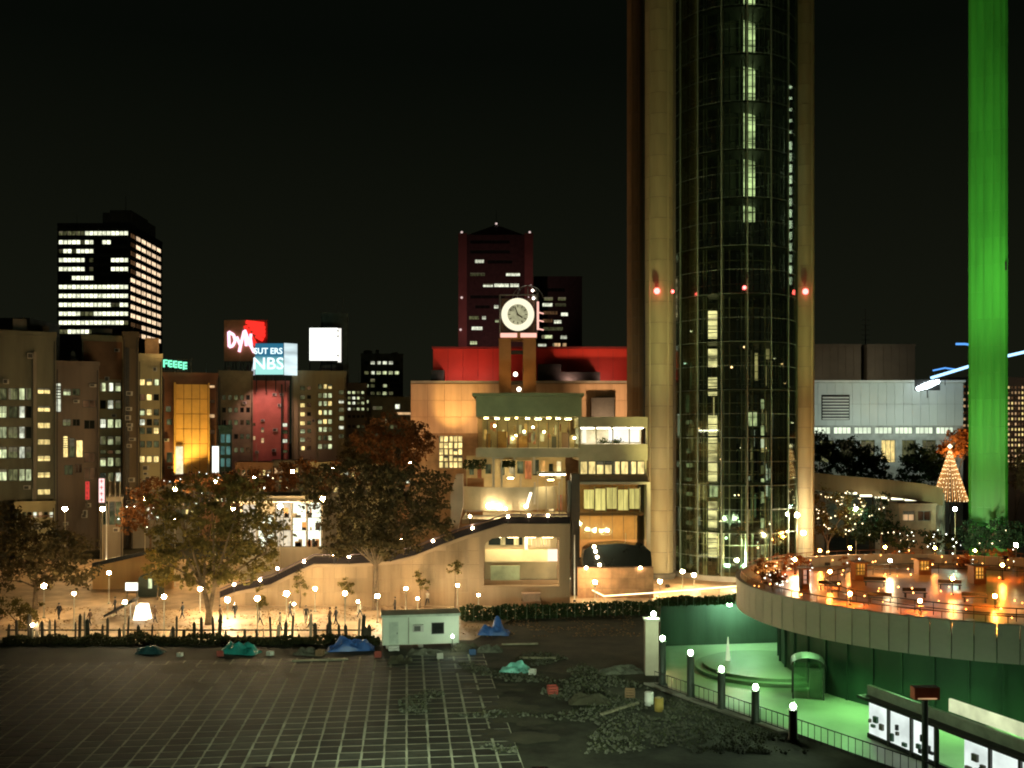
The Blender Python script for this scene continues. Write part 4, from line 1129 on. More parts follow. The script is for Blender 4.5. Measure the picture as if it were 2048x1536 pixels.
# brown retaining wall on the left
Y0 = 120
t = thing('retaining_wall', 'brown sloped retaining wall behind the leafy shrubs', 'wall', (X(185, Y0), Y0, 0))
o_ = [(0, 0), (X(345, Y0) - X(185, Y0), 0), (X(345, Y0) - X(185, Y0), Z(1098, Y0)), (0, Z(1134, Y0))]
MB().prism(o_, (), 0, .5).build('wall', mat('brown_wall', (.46, .26, .10), .8, .25, .3, streak=True), t)
MB().prism([(o_[3][0], o_[3][1] + .003), (o_[2][0], o_[2][1] + .003), (o_[2][0], o_[2][1] + .5), (o_[3][0], o_[3][1] + .5)], (), -.15, .65).build('coping', M_dark, t)
fp = thing('flag_pole', 'slim pale pole rising behind the brown retaining wall', 'pole', (X(248, 127), 121.5, 0))
MB().tube((0, 0, 0), (0, 0, Z(1002, 127)), .09, .05).build('shaft', M_white, fp); MB().ball((0, -.35, Z(1112, 127)), .16, 8).build('lamp', M_smallglobe, fp)
for u, vt, vb, w in ((1149, 1070, 1203, 'by the dark pylon'), (1251, 1066, 1183, 'before the black canopy')):
    Y = GY(vb); fp = thing('flag_pole', 'slim pale pole standing ' + w, 'pole', (X(u, Y), Y, 0))
    MB().tube((0, 0, 0), (0, 0, Z(vt, Y)), .07, .04).build('shaft', M_white, fp); MB().lathe([(.18, 0), (.18, .1), (.07, .2)], 10).build('foot', M_dark, fp)

# glowing tent, lit panel
t = thing('glowing_tent', 'small glowing white tent on the plaza', 'tent', (X(285, 100), 100, 0))
b = MB(); b.prism([(-.75, 0), (.75, 0), (.42, 1.5), (-.42, 1.5)], (), -.6, .6); b.build('canvas', glow('tent_light', (1, .95, .72), 3.0, True, .15, (.5, .5, .5)), t)
b = MB().tube((-.75, -.62, 0), (-.42, -.62, 1.5), .04).tube((.75, -.62, 0), (.42, -.62, 1.5), .04).tube((-.42, -.62, 1.5), (.42, -.62, 1.5), .04); b.build('frame', M_white, t)
t = thing('awning_shelter', 'dark slanted shelter roof leaning beside the glowing tent', 'shelter', (X(245, 101), 101, 0))
MB().prism([(-1.6, .35), (-1.5, .15), (1.4, 1.75), (1.25, 1.95)], (), -.9, .9).build('roof', M_dark, t)
MB().tube((1.1, -.8, 0), (1.1, -.8, 1.7), .05).tube((1.1, .8, 0), (1.1, .8, 1.7), .05).build('post', M_steel, t)
t = thing('lit_sign_panel', 'small white lit panel on two legs before dark kiosk', 'sign', (X(250, 112), 112, 0))
MB().box(0, 1.5, 0, .15, 1.0, 2.0).tube((.2, .08, 0), (.2, .08, 1), .05).tube((1.3, .08, 0), (1.3, .08, 1), .05).build('frame', M_frame, t)
MB().box(.06, 1.44, -.03, -.003, 1.06, 1.94).build('lit_face', glow('panel_white', (1, .98, .85), 2.2, True), t)
t = thing('kiosk', 'dark arched kiosk with small lit window', 'kiosk', (X(276, 114), 114, 0))
pts = [(0, 0), (2.3, 0), (2.3, 1.9)] + [(1.15 + 1.15 * math.cos(a), 1.9 + .8 * math.sin(a)) for a in [R(d) for d in range(20, 180, 20)]] + [(0, 1.9)]
MB().prism(pts, (), 0, 2).build('shell', mat('kiosk_green', (.04, .05, .035)), t)
MB().box(1.2, 1.6, -.05, -.003, 1.0, 2.1).build('window', W_green, t)

# ================================================================== TREES
def tree(name, label, u, Y, blobs, leaf_m, n, size, limbs=True, trunk_r=.3, z0=0.0, group=None, lights=0, fork=False, cat='tree'):
    """blobs: (u, v, ru, rv) in photo pixels around distance Y"""
    base = Vector((X(u, Y), Y, z0))
    t = thing(name, label, cat, base, random.uniform(0, 0), group)
    cs = []
    for (bu, bv, ru, rv) in blobs:
        cs.append((Vector((X(bu, Y) - base.x, random.uniform(-.5, .5) * ru / F * Y, Z(bv, Y) - z0)), ru / F * Y, rv / F * Y))
    b = MB(); vol = [c[1] * c[1] * c[2] for c in cs]; tot = sum(v ** .75 for v in vol)
    for (c, ra, rb2), v in zip(cs, vol):
        k = int(n * v ** .75 / tot)
        # leaf clumps inside each blob
        nclump = max(4, k // 28)
        for _ in range(nclump):
            d = Vector((random.gauss(0, 1), random.gauss(0, 1), random.gauss(0, 1))).normalized() * random.uniform(.35, 1.0) ** .6
            cc = c + Vector((d.x * ra, d.y * ra * .9, d.z * rb2))
            cr = random.uniform(.10, .24) * min(ra, rb2) + size * .8
            for _ in range(k // nclump):
                p = cc + Vector((random.gauss(0, cr * .6), random.gauss(0, cr * .6), random.gauss(0, cr * .45)))
                s = size * random.uniform(.5, 1.3)
                nr = Vector((random.gauss(0, 1), random.gauss(0, 1), random.gauss(0, 1) + .5)).normalized()
                a = nr.orthogonal().normalized(); a.rotate(Matrix.Rotation(random.uniform(0, 6.28), 3, nr)); e_ = nr.cross(a)
                b.face([p - a * s, p - e_ * s * .55, p + a * s, p + e_ * s * .55])
    b.build('crown', leaf_m, t, fix=False)
    tr = MB()
    ztop = min(c[0].z for c in cs)
    cz = sum(c[0].z for c in cs) / len(cs)
    zf = max(.8, min(ztop * .75, cz * .45))
    if fork:
        tr.tube((0, 0, -.05), (.05, 0, zf * .35), trunk_r * 1.15, trunk_r * .95, 8).tube((.05, 0, zf * .33), (-.5, .1, zf), trunk_r * .8, trunk_r * .6, 8).tube((.05, 0, zf * .33), (.55, -.1, zf), trunk_r * .75, trunk_r * .55, 8)
        roots = [Vector((-.5, .1, zf)), Vector((.55, -.1, zf))]
    else:
        tr.tube((0, 0, -.05), (0, 0, .4), trunk_r * 1.35, trunk_r, 8, 0, False).tube((0, 0, .4), (.06, .05, zf), trunk_r, trunk_r * .75, 8)
        roots = [Vector((.06, .05, zf))]
    if limbs:
        for c, ra, rb2 in cs:
            rt = min(roots, key=lambda q: (q - c).length)
            m_ = rt.lerp(c, .5) + Vector((random.uniform(-.3, .3), random.uniform(-.3, .3), .3))
            tr.tube(rt, m_, trunk_r * .5, trunk_r * .3, 6).tube(m_, c, trunk_r * .3, trunk_r * .1, 6)
            for _ in range(4):
                e_ = c + Vector((random.uniform(-1, 1) * ra, random.uniform(-1, 1) * ra, random.uniform(-.3, 1) * rb2)) * .8
                tr.tube(m_.lerp(c, random.uniform(.2, .9)), e_, trunk_r * .18, trunk_r * .05, 5)
    else:
        tr.tube((.06, .05, zf), cs[0][0], trunk_r * .7, trunk_r * .2, 6)
    tr.build('trunk', M_bark, t)
    if lights:
        l_ = MB()
        for _ in range(lights):
            c, ra, rb2 = random.choice(cs)
            d = Vector((random.gauss(0, 1), random.gauss(0, 1) - .6, random.gauss(0, 1))).normalized()
            l_.octa(c + Vector((d.x * ra, d.y * ra, d.z * rb2)), random.uniform(.05, .11))
        tag(l_.build('fairy_lights', random.choice([M_fairy, M_fairy_w]), t, fix=False), kind='stuff')
    return t
LF_ol = leafmat('olive_leaf', (.21, .16, .05), (.085, .075, .03))
LF_br = leafmat('russet_leaf', (.24, .115, .05), (.12, .065, .03))
LF_dk = leafmat('dark_leaf', (.12, .09, .04), (.05, .045, .026))
LF_gr = leafmat('deep_green_leaf', (.04, .07, .035), (.025, .04, .025))
LF_or = leafmat('orange_leaf', (.45, .17, .05), (.30, .12, .04))
tree('broadleaf_tree', 'olive brown tree with a forked trunk on the plaza', 417, 97, [(345, 1010, 55, 50), (420, 985, 70, 45), (490, 1000, 60, 50), (335, 1075, 50, 45), (415, 1060, 75, 55), (500, 1065, 70, 55), (340, 1130, 45, 40), (470, 1125, 80, 45), (545, 1095, 22, 30), (400, 1150, 60, 28)], LF_ol, 8500, .25, True, .34, fork=True)
tree('broadleaf_tree', 'dark rounded tree with bare lower trunk before the ramp', 750, 105.5, [(650, 975, 55, 50), (720, 955, 60, 45), (800, 965, 60, 45), (860, 985, 45, 55), (672, 1040, 35, 40), (730, 1030, 70, 60), (800, 1040, 65, 60), (865, 1050, 40, 45), (700, 1085, 55, 28), (780, 1090, 60, 25)], LF_dk, 10500, .26, True, .32)
tree('broadleaf_tree', 'brown leaved tree crowding the far left plaza edge', 70, 106, [(20, 1050, 55, 45), (80, 1075, 60, 45), (140, 1105, 55, 45), (30, 1110, 55, 45), (100, 1135, 55, 40), (165, 1140, 35, 40), (10, 1160, 40, 40)], LF_dk, 6500, .25, True, .28)
tree('shrub', 'leafy olive shrub at the far left fence end', 35, 92, [(15, 1215, 30, 25), (45, 1235, 28, 25), (70, 1215, 25, 20)], LF_ol, 1500, .14, False, .1, cat='shrub')
tree('shrub', 'yellow lit bush below the brown retaining wall', 315, 112, [(305, 1130, 22, 40), (330, 1150, 25, 25), (350, 1140, 22, 30)], leafmat('yellow_leaf', (.34, .25, .05), (.18, .14, .04)), 1600, .16, False, .1, cat='shrub')
tree('broadleaf_tree', 'russet tree below the amber store wall', 790, 140, [(790, 860, 60, 32), (840, 880, 35, 28), (745, 880, 45, 30), (800, 905, 70, 30)], LF_br, 4500, .26, True, .3)
tree('broadleaf_tree', 'small russet tree left of the store wall', 725, 145, [(715, 890, 35, 25), (740, 915, 40, 25), (700, 920, 30, 22)], LF_dk, 2200, .26, True, .22)
tree('broadleaf_tree', 'reddish street tree before the olive office block', 620, 150, [(600, 945, 45, 30), (650, 960, 45, 28), (560, 965, 40, 25), (690, 950, 40, 30)], LF_br, 3600, .26, True, .24, lights=8)
tree('broadleaf_tree', 'street tree strung with lights before the teal shop', 470, 152, [(450, 965, 45, 25), (500, 960, 45, 25), (400, 965, 40, 22), (520, 985, 40, 22)], LF_br, 3600, .26, True, .24, lights=14)
tree('broadleaf_tree', 'dim brown street tree before the narrow yellow lit block', 300, 142, [(290, 1010, 35, 40), (320, 985, 35, 30), (270, 1040, 30, 30)], LF_br, 2400, .24, True, .2, lights=12)
for (u, v, w) in ((520, 1190, 'at the ramp foot'), (600, 1165, 'left of the landing'), (690, 1170, 'under the landing'), (840, 1160, 'below the second slope'), (910, 1135, 'by the underpass arch')):
    Y = 106.6
    tree('young_tree', 'thin young tree against the stone ramp ' + w, u, Y, [(u, v, 13, 24), (u + 9, v + 10, 10, 16)], LF_ol, 420, .13, False, .07, group='young trees along the ramp')

# ================================================================== FENCES, HEDGE AND SITE CLUTTER
t = thing('paling_fence', 'dark uneven paling fence along the plaza edge', 'fence', (0, 0, 0))
M_pal = mat('dark_timber', (.055, .045, .03), .85, .4, 2, .4, rnd=.4)
M_pale2 = mat('pale_timber', (.36, .28, .2), .8, .3, 2, .3, rnd=.3)
k = 0
u = 16.0
while u < 745:
    Y = 88.6 + random.uniform(-.15, .15)
    h = random.choice((.8, 1.2, 1.5, 1.7, 1.9, 2.3, 2.5)) * random.uniform(.85, 1.1)
    w = random.uniform(.06, .17)
    pm = M_pale2 if random.random() < .16 else M_pal
    b = MB(); b.box(-w, w, -.04, .04, 0, h - .25); b.face([(-w, -.04, h - .25), (w, -.04, h - .25), (0, -.04, h)]); b.face([(-w, .04, h - .25), (w, .04, h - .25), (0, .04, h)])
    b.face([(-w, -.04, h - .25), (-w, .04, h - .25), (0, .04, h), (0, -.04, h)]); b.face([(w, -.04, h - .25), (w, .04, h - .25), (0, .04, h), (0, -.04, h)])
    b.build('paling', pm, t, False, (X(u, Y), Y, 0), random.uniform(-.15, .15)).rotation_euler = (random.uniform(-.05, .05), random.uniform(-.07, .07), random.uniform(-.3, .3))
    u += random.choice((6, 8, 11, 14, 17, 24))
for z in (.35, 1.0): MB().box(X(10, 88.6), X(745, 88.6), 88.69, 88.75, z, z + .1).build('cross_rail', M_pal, t)
sb = MB()
def scrub():
    u = random.uniform(5, 760); Y = 87.6 + random.gauss(0, .35)
    hmax = .55 + .75 * max(0, mnoise.noise(Vector((u * .02, 4.2, 0))) + .3)
    return (X(u, Y), Y, random.random() * hmax)
scatter_leaves(sb, 9000, scrub, .13)
tag(sb.build('scrub', leafmat('scrub_leaf', (.035, .04, .02), (.05, .05, .025)), fix=False), 'dark low scrub along the foot of the paling fence', 'scrub', kind='stuff')
fl = MB()  # light and dark flecks imitate dappled light on the paving
def dapplept():
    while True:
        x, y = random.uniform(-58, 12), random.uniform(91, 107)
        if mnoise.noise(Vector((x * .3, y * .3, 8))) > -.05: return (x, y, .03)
scatter_leaves(fl, 5000, dapplept, .12, 2.5)
tag(fl.build('dapple_flecks', leafmat('dapple_fleck', (.16, .09, .04), (.45, .30, .17)), fix=False), 'flecks coloured as dappled light over the plaza', 'flecks', kind='stuff')
# hedge with thin stakes, in the middle
def hedge(label, u0, u1, v0b, v1b, h, seed, n):
    Ya, Yb = GY(v0b), GY(v1b)
    p, q = Vector((X(u0, Ya), Ya, 0)), Vector((X(u1, Yb), Yb, 0))
    t = thing('hedge', label, 'hedge', p)
    L_ = (q - p).length; d = (q - p) / L_; nn = Vector((-d.y, d.x, 0))
    b = MB()
    for _ in range(n):
        s = random.random() * L_; z = random.random() * h * (.8 + .25 * mnoise.noise(Vector((s * .5, seed, 0))))
        c = d * s + nn * random.uniform(-.6, .6) + Vector((0, 0, z))
        sz_ = .16 * random.uniform(.6, 1.4)
        nr = Vector((random.gauss(0, 1), random.gauss(0, 1), random.gauss(0, 1))).normalized(); a = nr.orthogonal().normalized(); a.rotate(Matrix.Rotation(random.uniform(0, 6.28), 3, nr)); e_ = nr.cross(a)
        b.face([c - a * sz_, c - e_ * sz_ * .6, c + a * sz_, c + e_ * sz_ * .6])
    b.build('foliage', leafmat('hedge_leaf', (.06, .085, .035), (.035, .055, .025)), t, fix=False)
    s = .3
    while s < L_:
        c = d * s - nn * .8
        MB().tube((c.x, c.y, 0), (c.x, c.y, h * random.uniform(.75, 1.05)), .035, .03, 5).build('stake', mat('green_stake', (.10, .14, .08), .6), t)
        s += random.uniform(.7, 1.2)
hedge('long dark clipped hedge behind the dirt yard', 922, 1312, 1242, 1227, 1.7, 1, 5500)
hedge('short hedge along the rim of the sunken court', 1312, 1500, 1212, 1206, 1.1, 2, 2200)
# site trailer
Y0 = 85.5
t = thing('site_trailer', 'pale green flat roofed site trailer', 'cabin', (X(765, Y0), Y0, 0), R(9))
M_trl = mat('pale_green_sheet', (.50, .56, .47), .5, .1, .4, .05)
MB().box(0, 6.6, 0, 2.4, .35, 2.75).build('body', M_trl, t)
for k in range(9): MB().box(k * .73 + .02, k * .73 + .70, -.05, -.003, .4, 2.68).build('panel', M_trl, t)
MB().box(-.12, 6.72, -.15, 2.55, 2.753, 2.95).build('roof', mat('grey_green_roof', (.33, .38, .31), .6), t)
dr = MB().box(.55, 1.35, -.10, -.053, .45, 2.35).build('door', mat('door_grey_green', (.38, .44, .38), .5), t); MB().box(1.22, 1.28, -.16, -.102, 1.3, 1.45).build('handle', M_dark, dr)
for x in (4.2,):
    f_ = MB().box(x, x + 1.1, -.11, -.053, 1.2, 2.2).build('window', M_frame, t); MB().box(x + .06, x + 1.04, -.13, -.113, 1.26, 2.14).build('pane', W_off, f_)
for k in range(2): MB().box(.5, 1.4, -.75 + k * .35, -.42 + k * .35, 0, .17 * (k + 1)).build('step', M_steel, t)
link('air_conditioner', AC(.9, .6), t, (2.6, -.05, 1.5)); MB().box(2.2, 2.26, -.12, -.053, .4, 2.7).build('downpipe', M_conc_d, t)
for x in (.3, 3.1, 6.0): MB().box(x, x + .4, .2, 2.2, 0, .348).build('foot', M_conc, t)
# tarpaulins over heaps
def heap(label, u, v, wm, dm, hm, m_, name='tarpaulin', cat='tarpaulin', seed=0, group=None):
    Y = GY(v); n = 26
    vs_, fs = [], []
    for j in range(n + 1):
        for i in range(n + 1):
            a, c = i / n * 2 - 1, j / n * 2 - 1
            e_ = max(0, 1 - (abs(a) ** 2.4)) ** .6 * max(0, 1 - abs(c) ** 2.4) ** .6
            z = .8 * hm * e_ * (.62 + .75 * mnoise.noise(Vector((a * 1.9 + seed, c * 1.4, seed * 3.1))) + .22 * mnoise.noise(Vector((a * 4.5, c * 3.5, seed * 1.7)))) + .05 * mnoise.noise(Vector((a * 9, c * 7, seed)))
            vs_.append((a * wm / 2 + .1 * mnoise.noise(Vector((a * 4, c * 4, seed + 7))), c * dm / 2, max(.012, z)))
    for j in range(n):
        for i in range(n): fs.append((j * (n + 1) + i, j * (n + 1) + i + 1, (j + 1) * (n + 1) + i + 1, (j + 1) * (n + 1) + i))
    me = bpy.data.meshes.new(name); me.from_pydata(vs_, [], fs); me.materials.append(m_); me.update()
    return tag(link(name, me, None, (X(u, Y), Y, .01), random.uniform(-.3, .3)), label, cat, group)
M_tb = mat('blue_tarp', (.04, .11, .36), .4, .3, 1.5, .3); M_tt = mat('teal_tarp', (.02, .22, .20), .4, .3, 1.5, .3); M_tc = mat('aqua_sheet', (.18, .48, .42), .4, .35, 1.5, .4)
heap('blue tarpaulin heaped left of the site trailer', 702, 1299, 4.0, 1.8, 1.5, M_tb, seed=1)
heap('blue tarpaulin heaped right of the site trailer', 988, 1268, 2.9, 1.8, 1.7, M_tb, seed=2)
heap('teal tarpaulin over a heap at the paling fence', 482, 1306, 3.2, 1.6, 1.6, M_tt, seed=3)
heap('crumpled aqua plastic sheet lying on the weeds', 1030, 1342, 2.3, 1.6, 1.0, M_tc, 'plastic_sheet', 'sheet', 4)
heap('dark teal cover low by the paling fence', 300, 1306, 2.4, 1.3, .8, mat('dark_teal_cover', (.02, .07, .08), .5, .3, 1.5, .3), 'site_cover', 'cover', 5)
for k, (u, v, w, lb) in enumerate(((850, 1308, 3.0, 'grey rubble heap in front of the site trailer'), (930, 1300, 2.6, 'dark earth heap beside the trailer foot'), (620, 1308, 2.8, 'dark earth heap left of the blue tarpaulin'), (800, 1325, 2.0, 'weedy mound on the edge of the slabs'), (1240, 1345, 3.5, 'low dark spoil heap by the court wall'), (1180, 1405, 3.0, 'weedy spoil heap at the edge of the yard'), (980, 1302, 2.2, 'small brown earth heap under the blue tarpaulin'))):
    heap(lb, u, v, w, 1.6, .8, [M_rub, M_soil][k % 2], 'spoil_heap', 'heap', 10 + k)
M_crs = [mat('crate_red', (.30, .05, .035), .7), mat('crate_white', (.55, .55, .50), .6), mat('crate_blue', (.05, .12, .28), .6), mat('crate_brown', (.22, .13, .07), .8)]
for k, (u, v, ci, w, lb) in enumerate(((440, 1313, 0, .5, 'small red crate left of the teal tarpaulin'), (540, 1312, 1, .45, 'small white crate right of the teal tarpaulin'), (640, 1312, 3, .6, 'brown crate left of the blue tarpaulin'), (756, 1315, 0, .55, 'red crate right of the blue tarpaulin'), (360, 1314, 1, .4, 'white crate near the dark teal cover'),
        (880, 1318, 1, .5, 'white crate by the trailer work lamp'), (945, 1310, 2, .5, 'blue crate behind the small earth heap'), (1105, 1388, 0, .7, 'dark red crate among the weeds'), (1065, 1350, 1, .5, 'white crate by the aqua sheet'), (1260, 1395, 3, .7, 'brown crate near the pale bin'))):
    Y = GY(v); t = thing('crate', lb, 'crate', (X(u, Y), Y, .05), random.uniform(-.6, .6), None)
    for s_ in (0, 1):
        for q in range(3): MB().box(-w / 2, w / 2, (-w / 2 if s_ == 0 else w / 2 - .03), (-w / 2 + .03 if s_ == 0 else w / 2), q * w * .27 + .01, q * w * .27 + w * .22).build('slat', M_crs[ci], t)
        MB().box((-w / 2 if s_ == 0 else w / 2 - .03), (-w / 2 + .03 if s_ == 0 else w / 2), -w / 2 + .032, w / 2 - .032, .01, w * .76).build('end_board', M_crs[ci], t)
    MB().box(-w / 2 + .032, w / 2 - .032, -w / 2 + .034, w / 2 - .034, 0, .03).build('base_board', M_crs[ci], t)
M_wood = mat('weathered_timber', (.25, .22, .15), .8, .3, 2, .3)
for k, (u, v, rz0, L_) in enumerate(((1040, 1290, .1, 3.2), (1075, 1318, -.05, 3.0), (1240, 1420, .8, 4.0), (640, 1322, .15, 4.5))):
    Y = GY(v)
    tag(MB().box(-L_ / 2, L_ / 2, -.1, .1, .02, .16).build('timber_beam', M_wood, None, False, (X(u, Y), Y, .01), rz0),
        'weathered beam lying ' + ['beside the blue tarpaulin on bare dirt', 'behind the aqua plastic sheet', 'aslant on the yard near the court', 'along the far edge of the slabs'][k], 'beam')
for (u, v, lb, m_, r_) in ((1298, 1410, 'pale round bin near the court lamps', M_white, .3), (1318, 1422, 'yellowish drum beside the pale bin', mat('ochre_drum', (.35, .25, .06)), .3)):
    Y = GY(v); t = thing('drum', lb, 'drum', (X(u, Y), Y, 0))
    MB().lathe([(0, 0), (r_, 0), (r_, .3), (r_ * 1.04, .33), (r_, .36), (r_, .8), (r_ * 1.04, .84), (r_ * .96, .88), (0, .86)], 14).build('body', m_, t, True)
    MB().tube((r_ * .5, 0, .86), (r_ * .5, 0, .91), .05).build('bung', M_dark, t)

# ================================================================== GLASS LIFT TOWER
CX, CYT, RT = X(1466, 134), 134.0, 8.25
t = thing('glass_lift_tower', 'tall round glass lift tower with lattice of steel', 'tower', (CX, CYT, 0))
HT = 96.0
NF = 16
da = 2 * PI / NF
M_tg = glass('tower_glass', (.86, .92, .82), .85, .05, .08)
rowh = 3.05
nrow = int(HT / rowh)
wch = 2 * RT * math.sin(da / 2)
pmesh = MB().box(-wch / 2 + .05, wch / 2 - .05, -.03, .03, .05, rowh - .05).mesh('glass_pane', M_tg)
ang0 = -PI / 2 - da / 2 * 0
front = [k for k in range(NF) if math.sin(ang0 + k * da + da / 2) < 0.05]
for k in range(NF):
    a = ang0 + k * da + da / 2
    p = (math.cos(a) * RT * math.cos(da / 2), math.sin(a) * RT * math.cos(da / 2))
    if k in front:
        for j in range(nrow):
            o = link('glass_pane', pmesh, t, (p[0], p[1], j * rowh), a + PI / 2)
            o.rotation_euler = (random.uniform(-.006, .006), 0, a + PI / 2 + random.uniform(-.012, .012))
b = MB()
for k in range(NF):
    a = ang0 + k * da
    b.tube((RT * math.cos(a), RT * math.sin(a), 0), (RT * math.cos(a), RT * math.sin(a), HT), .11, .11, 5)
b.build('mullion', mat('green_grey_mullion', (.21, .28, .25), .45, .15, 1, 0), t)
b = MB()
for k in range(NF):
    a, c = ang0 + k * da, ang0 + (k + 1) * da
    b.tube((RT * math.cos(a), RT * math.sin(a), 0), (RT * math.cos(c), RT * math.sin(c), 0), .035, .035, 4)
tme = b.mesh('transom', mat('green_grey_mullion', (.21, .28, .25)))
for j in range(1, nrow + 1): link('transom', tme, t, (0, 0, j * rowh))
# inside: floors, shafts and lifts
M_int = mat('dark_inner_steel', (.07, .09, .06), .5, .4, 1, 0, metal=.3)
for j in range(1, int(nrow / 2) + 1):
    q = MB(); q.lathe([(3.2, 0), (7.4, 0), (7.4, .25), (3.2, .25), (3.2, 0)], 24, (0, 0, j * rowh * 2)); q.build('gallery_floor', M_int, t)
def tx(u): return X(u, CYT) - CX
def tz(v, dy=0): return Z(v, CYT + dy)
b = MB()
for u in (1405, 1434, 1480, 1508, 1560, 1580):
    for y in (-3.2, 0.4): b.tube((tx(u), y, 0), (tx(u), y, HT), .13, .13, 6)
for j in range(int(HT / 1.5)):
    for (a, c) in ((1405, 1434), (1480, 1508)): b.tube((tx(a), -3.2, j * 1.5), (tx(c), -3.2, j * 1.5), .05, .05, 4)
b.build('shaft_frame', M_int, t)
M_sh1 = glow('lift_shaft_light', (.66, .80, .40), 1.35, True, .75, (.4, .4, 1.1))
for j in range(26):
    v0 = -10 + j * 18.2
    if j in (12, 25): continue
    MB().box(tx(1483), tx(1505), -1.4, -1.2, tz(v0 + 17.2, -1.3), tz(v0, -1.3)).build('shaft_panel', M_sh1, t)
M_sh2 = glow('lift_shaft_light_pale', (1, .84, .42), 1.5, True, .7, (.4, .4, .8))
for j in range(26):
    v0 = 622 + j * 19.0
    if v0 > 1140: break
    if j in (3, 6, 9, 10): continue
    MB().box(tx(1411), tx(1430), -1.4, -1.2, tz(v0 + 17, -1.3), tz(v0, -1.3)).build('shaft_panel', M_sh2, t)
M_dash = glow('stair_lamp', (.80, .92, .72), 2.6, False, .3, (1, 1, 1), .4)
for j in range(18):
    v0 = 172 + j * 22.5
    hh = 5 if j < 5 else 15
    MB().box(tx(1566), tx(1575), -2.2, -2.0, tz(v0 + hh, -2), tz(v0, -2)).build('stair_lamp', M_dash, t)
    if j % 2 == 0: MB().box(tx(1546), tx(1550), -.2, 0, tz(v0 + 8), tz(v0)).build('stair_lamp', W_dim, t)
for j in range(12):                                                     # landing lamps lower down
    MB().box(tx(1376), tx(1386), 1, 1.3, tz(840 + j * 29 + 8), tz(840 + j * 29)).build('landing_lamp', W_green if j < 8 else W_warm, t)
    MB().box(tx(1513), tx(1521), -2.2, -2, tz(800 + j * 26 + random.uniform(12, 24)), tz(800 + j * 26)).build('landing_lamp', random.choice([W_green, W_dim, W_white]), t)
for k in range(34):  # small glowing bits imitate lights reflected in the glass
    u = random.uniform(1360, 1582); v = random.triangular(560, 1150, 1050)
    MB().octa((tx(u), random.uniform(-4, 3), tz(v)), random.uniform(.09, .2)).build('reflection_spot', glow('reflection_spot_' + str(k % 3), ((1, .9, .6), (.7, 1, .8), (1, .6, .3))[k % 3], 7.0, True), t)
M_refl = glow('reflection_glow', (.80, .66, .28), .42, True, .85, (.5, .5, .35), .6)
M_reflg = glow('reflection_glow_green', (.36, .55, .26), .22, True, .85, (.5, .5, .35), .6)
M_reflw = glow('reflection_glow_pale', (.72, .80, .62), .55, True, .85, (.5, .5, .35), .6)
for k in range(120):                                                   # dim glowing strips imitating broken reflections in the glass, mostly low down
    u = random.uniform(1358, 1575); v = random.triangular(620, 1150, 1090); w_ = random.choice((1.5, 2, 3, 4, 6, 10))
    if 1404 < u < 1432 or 1480 < u < 1507: continue
    y_ = random.uniform(2, 5)
    MB().box(tx(u), tx(u + w_), y_, y_ + .1, tz(min(1168, v + random.uniform(8, 60)), y_), tz(v, y_)).build('reflection_strip', (M_refl, M_reflg, M_reflw, M_refl)[k % 4], t)
for (u, v, lb) in ((1420, 1000, 'lower'), (1494, 860, 'upper')):
    cab = MB(); cab.box(tx(u - 12), tx(u + 12), -2.9, -.6, tz(v), tz(v) + 2.6); cab.build('lift_car', mat('lift_steel', (.3, .34, .28), .35, .2, 1, 0, metal=.6), t)
    cab2 = MB().box(tx(u - 9), tx(u + 9), -2.95, -2.905, tz(v) + .5, tz(v) + 2.3).build('lift_window', W_green, t)
M_lat = mat('pale_lattice_steel', (.62, .66, .52), .5, .2, 1, 0)
for k in range(15):
    a = 2 * PI * (k + .3) / 15; rr_ = 6.6
    MB().tube((rr_ * math.cos(a), rr_ * math.sin(a), 0), (rr_ * math.cos(a), rr_ * math.sin(a), HT), .10, .10, 6).build('inner_post', M_lat, t)
for k in range(9):
    MB().tube((-6 + k * 1.5, -5.0 + .3 * (k % 2), 0), (-6 + k * 1.5, -5.0 + .3 * (k % 2), HT), .085, .085, 6).build('hanger', M_lat, t)
for j in range(1, 30):
    q = MB()
    for k in range(15):
        a, c = 2 * PI * (k + .3) / 15, 2 * PI * (k + 1.3) / 15
        q.tube((6.6 * math.cos(a), 6.6 * math.sin(a), 0), (6.6 * math.cos(c), 6.6 * math.sin(c), 0), .06, .06, 4)
    if j == 1: ime = q.mesh('inner_ring', M_lat)
    link('inner_ring', ime, t, (0, 0, j * 3.05 + 1.4))
for (x, y, pw, cl, zt_) in ((-3.5, -6.8, 5000, (1, .80, .42), 30), (4, -6.4, 5000, (.9, .95, .55), 34), (0, -7.2, 30000, (.75, 1, .62), 75), (-6, -2, 1800, (1, .7, .35), 25), (6.5, 1, 2400, (.8, 1, .6), 40)):  # uplights added inside the base to brighten the inner steelwork
    MB().box(x - .2, x + .2, y - .2, y + .2, .72, .9).build('added_uplight', M_dark, t)
    spot('tower_fill_light', (CX + x, CYT + y, 1.1), (CX + x * .5, CYT + y * .3, zt_), pw, cl, 70, .9)
MB().box(tx(1440), tx(1476), 1.0, 5.5, 0, HT).build('core', mat('core_dark', (.05, .06, .04), .7), t)
b = MB(); b.lathe([(0, 0), (RT + .25, 0), (RT + .25, .7), (RT - .2, .7)], 32); b.build('plinth', M_conc, t)
MB().lathe([(0.001, HT + .3), (RT + .2, HT + .3), (RT + .2, HT), (0.001, HT)], 32).build('roof', M_conc_d, t)
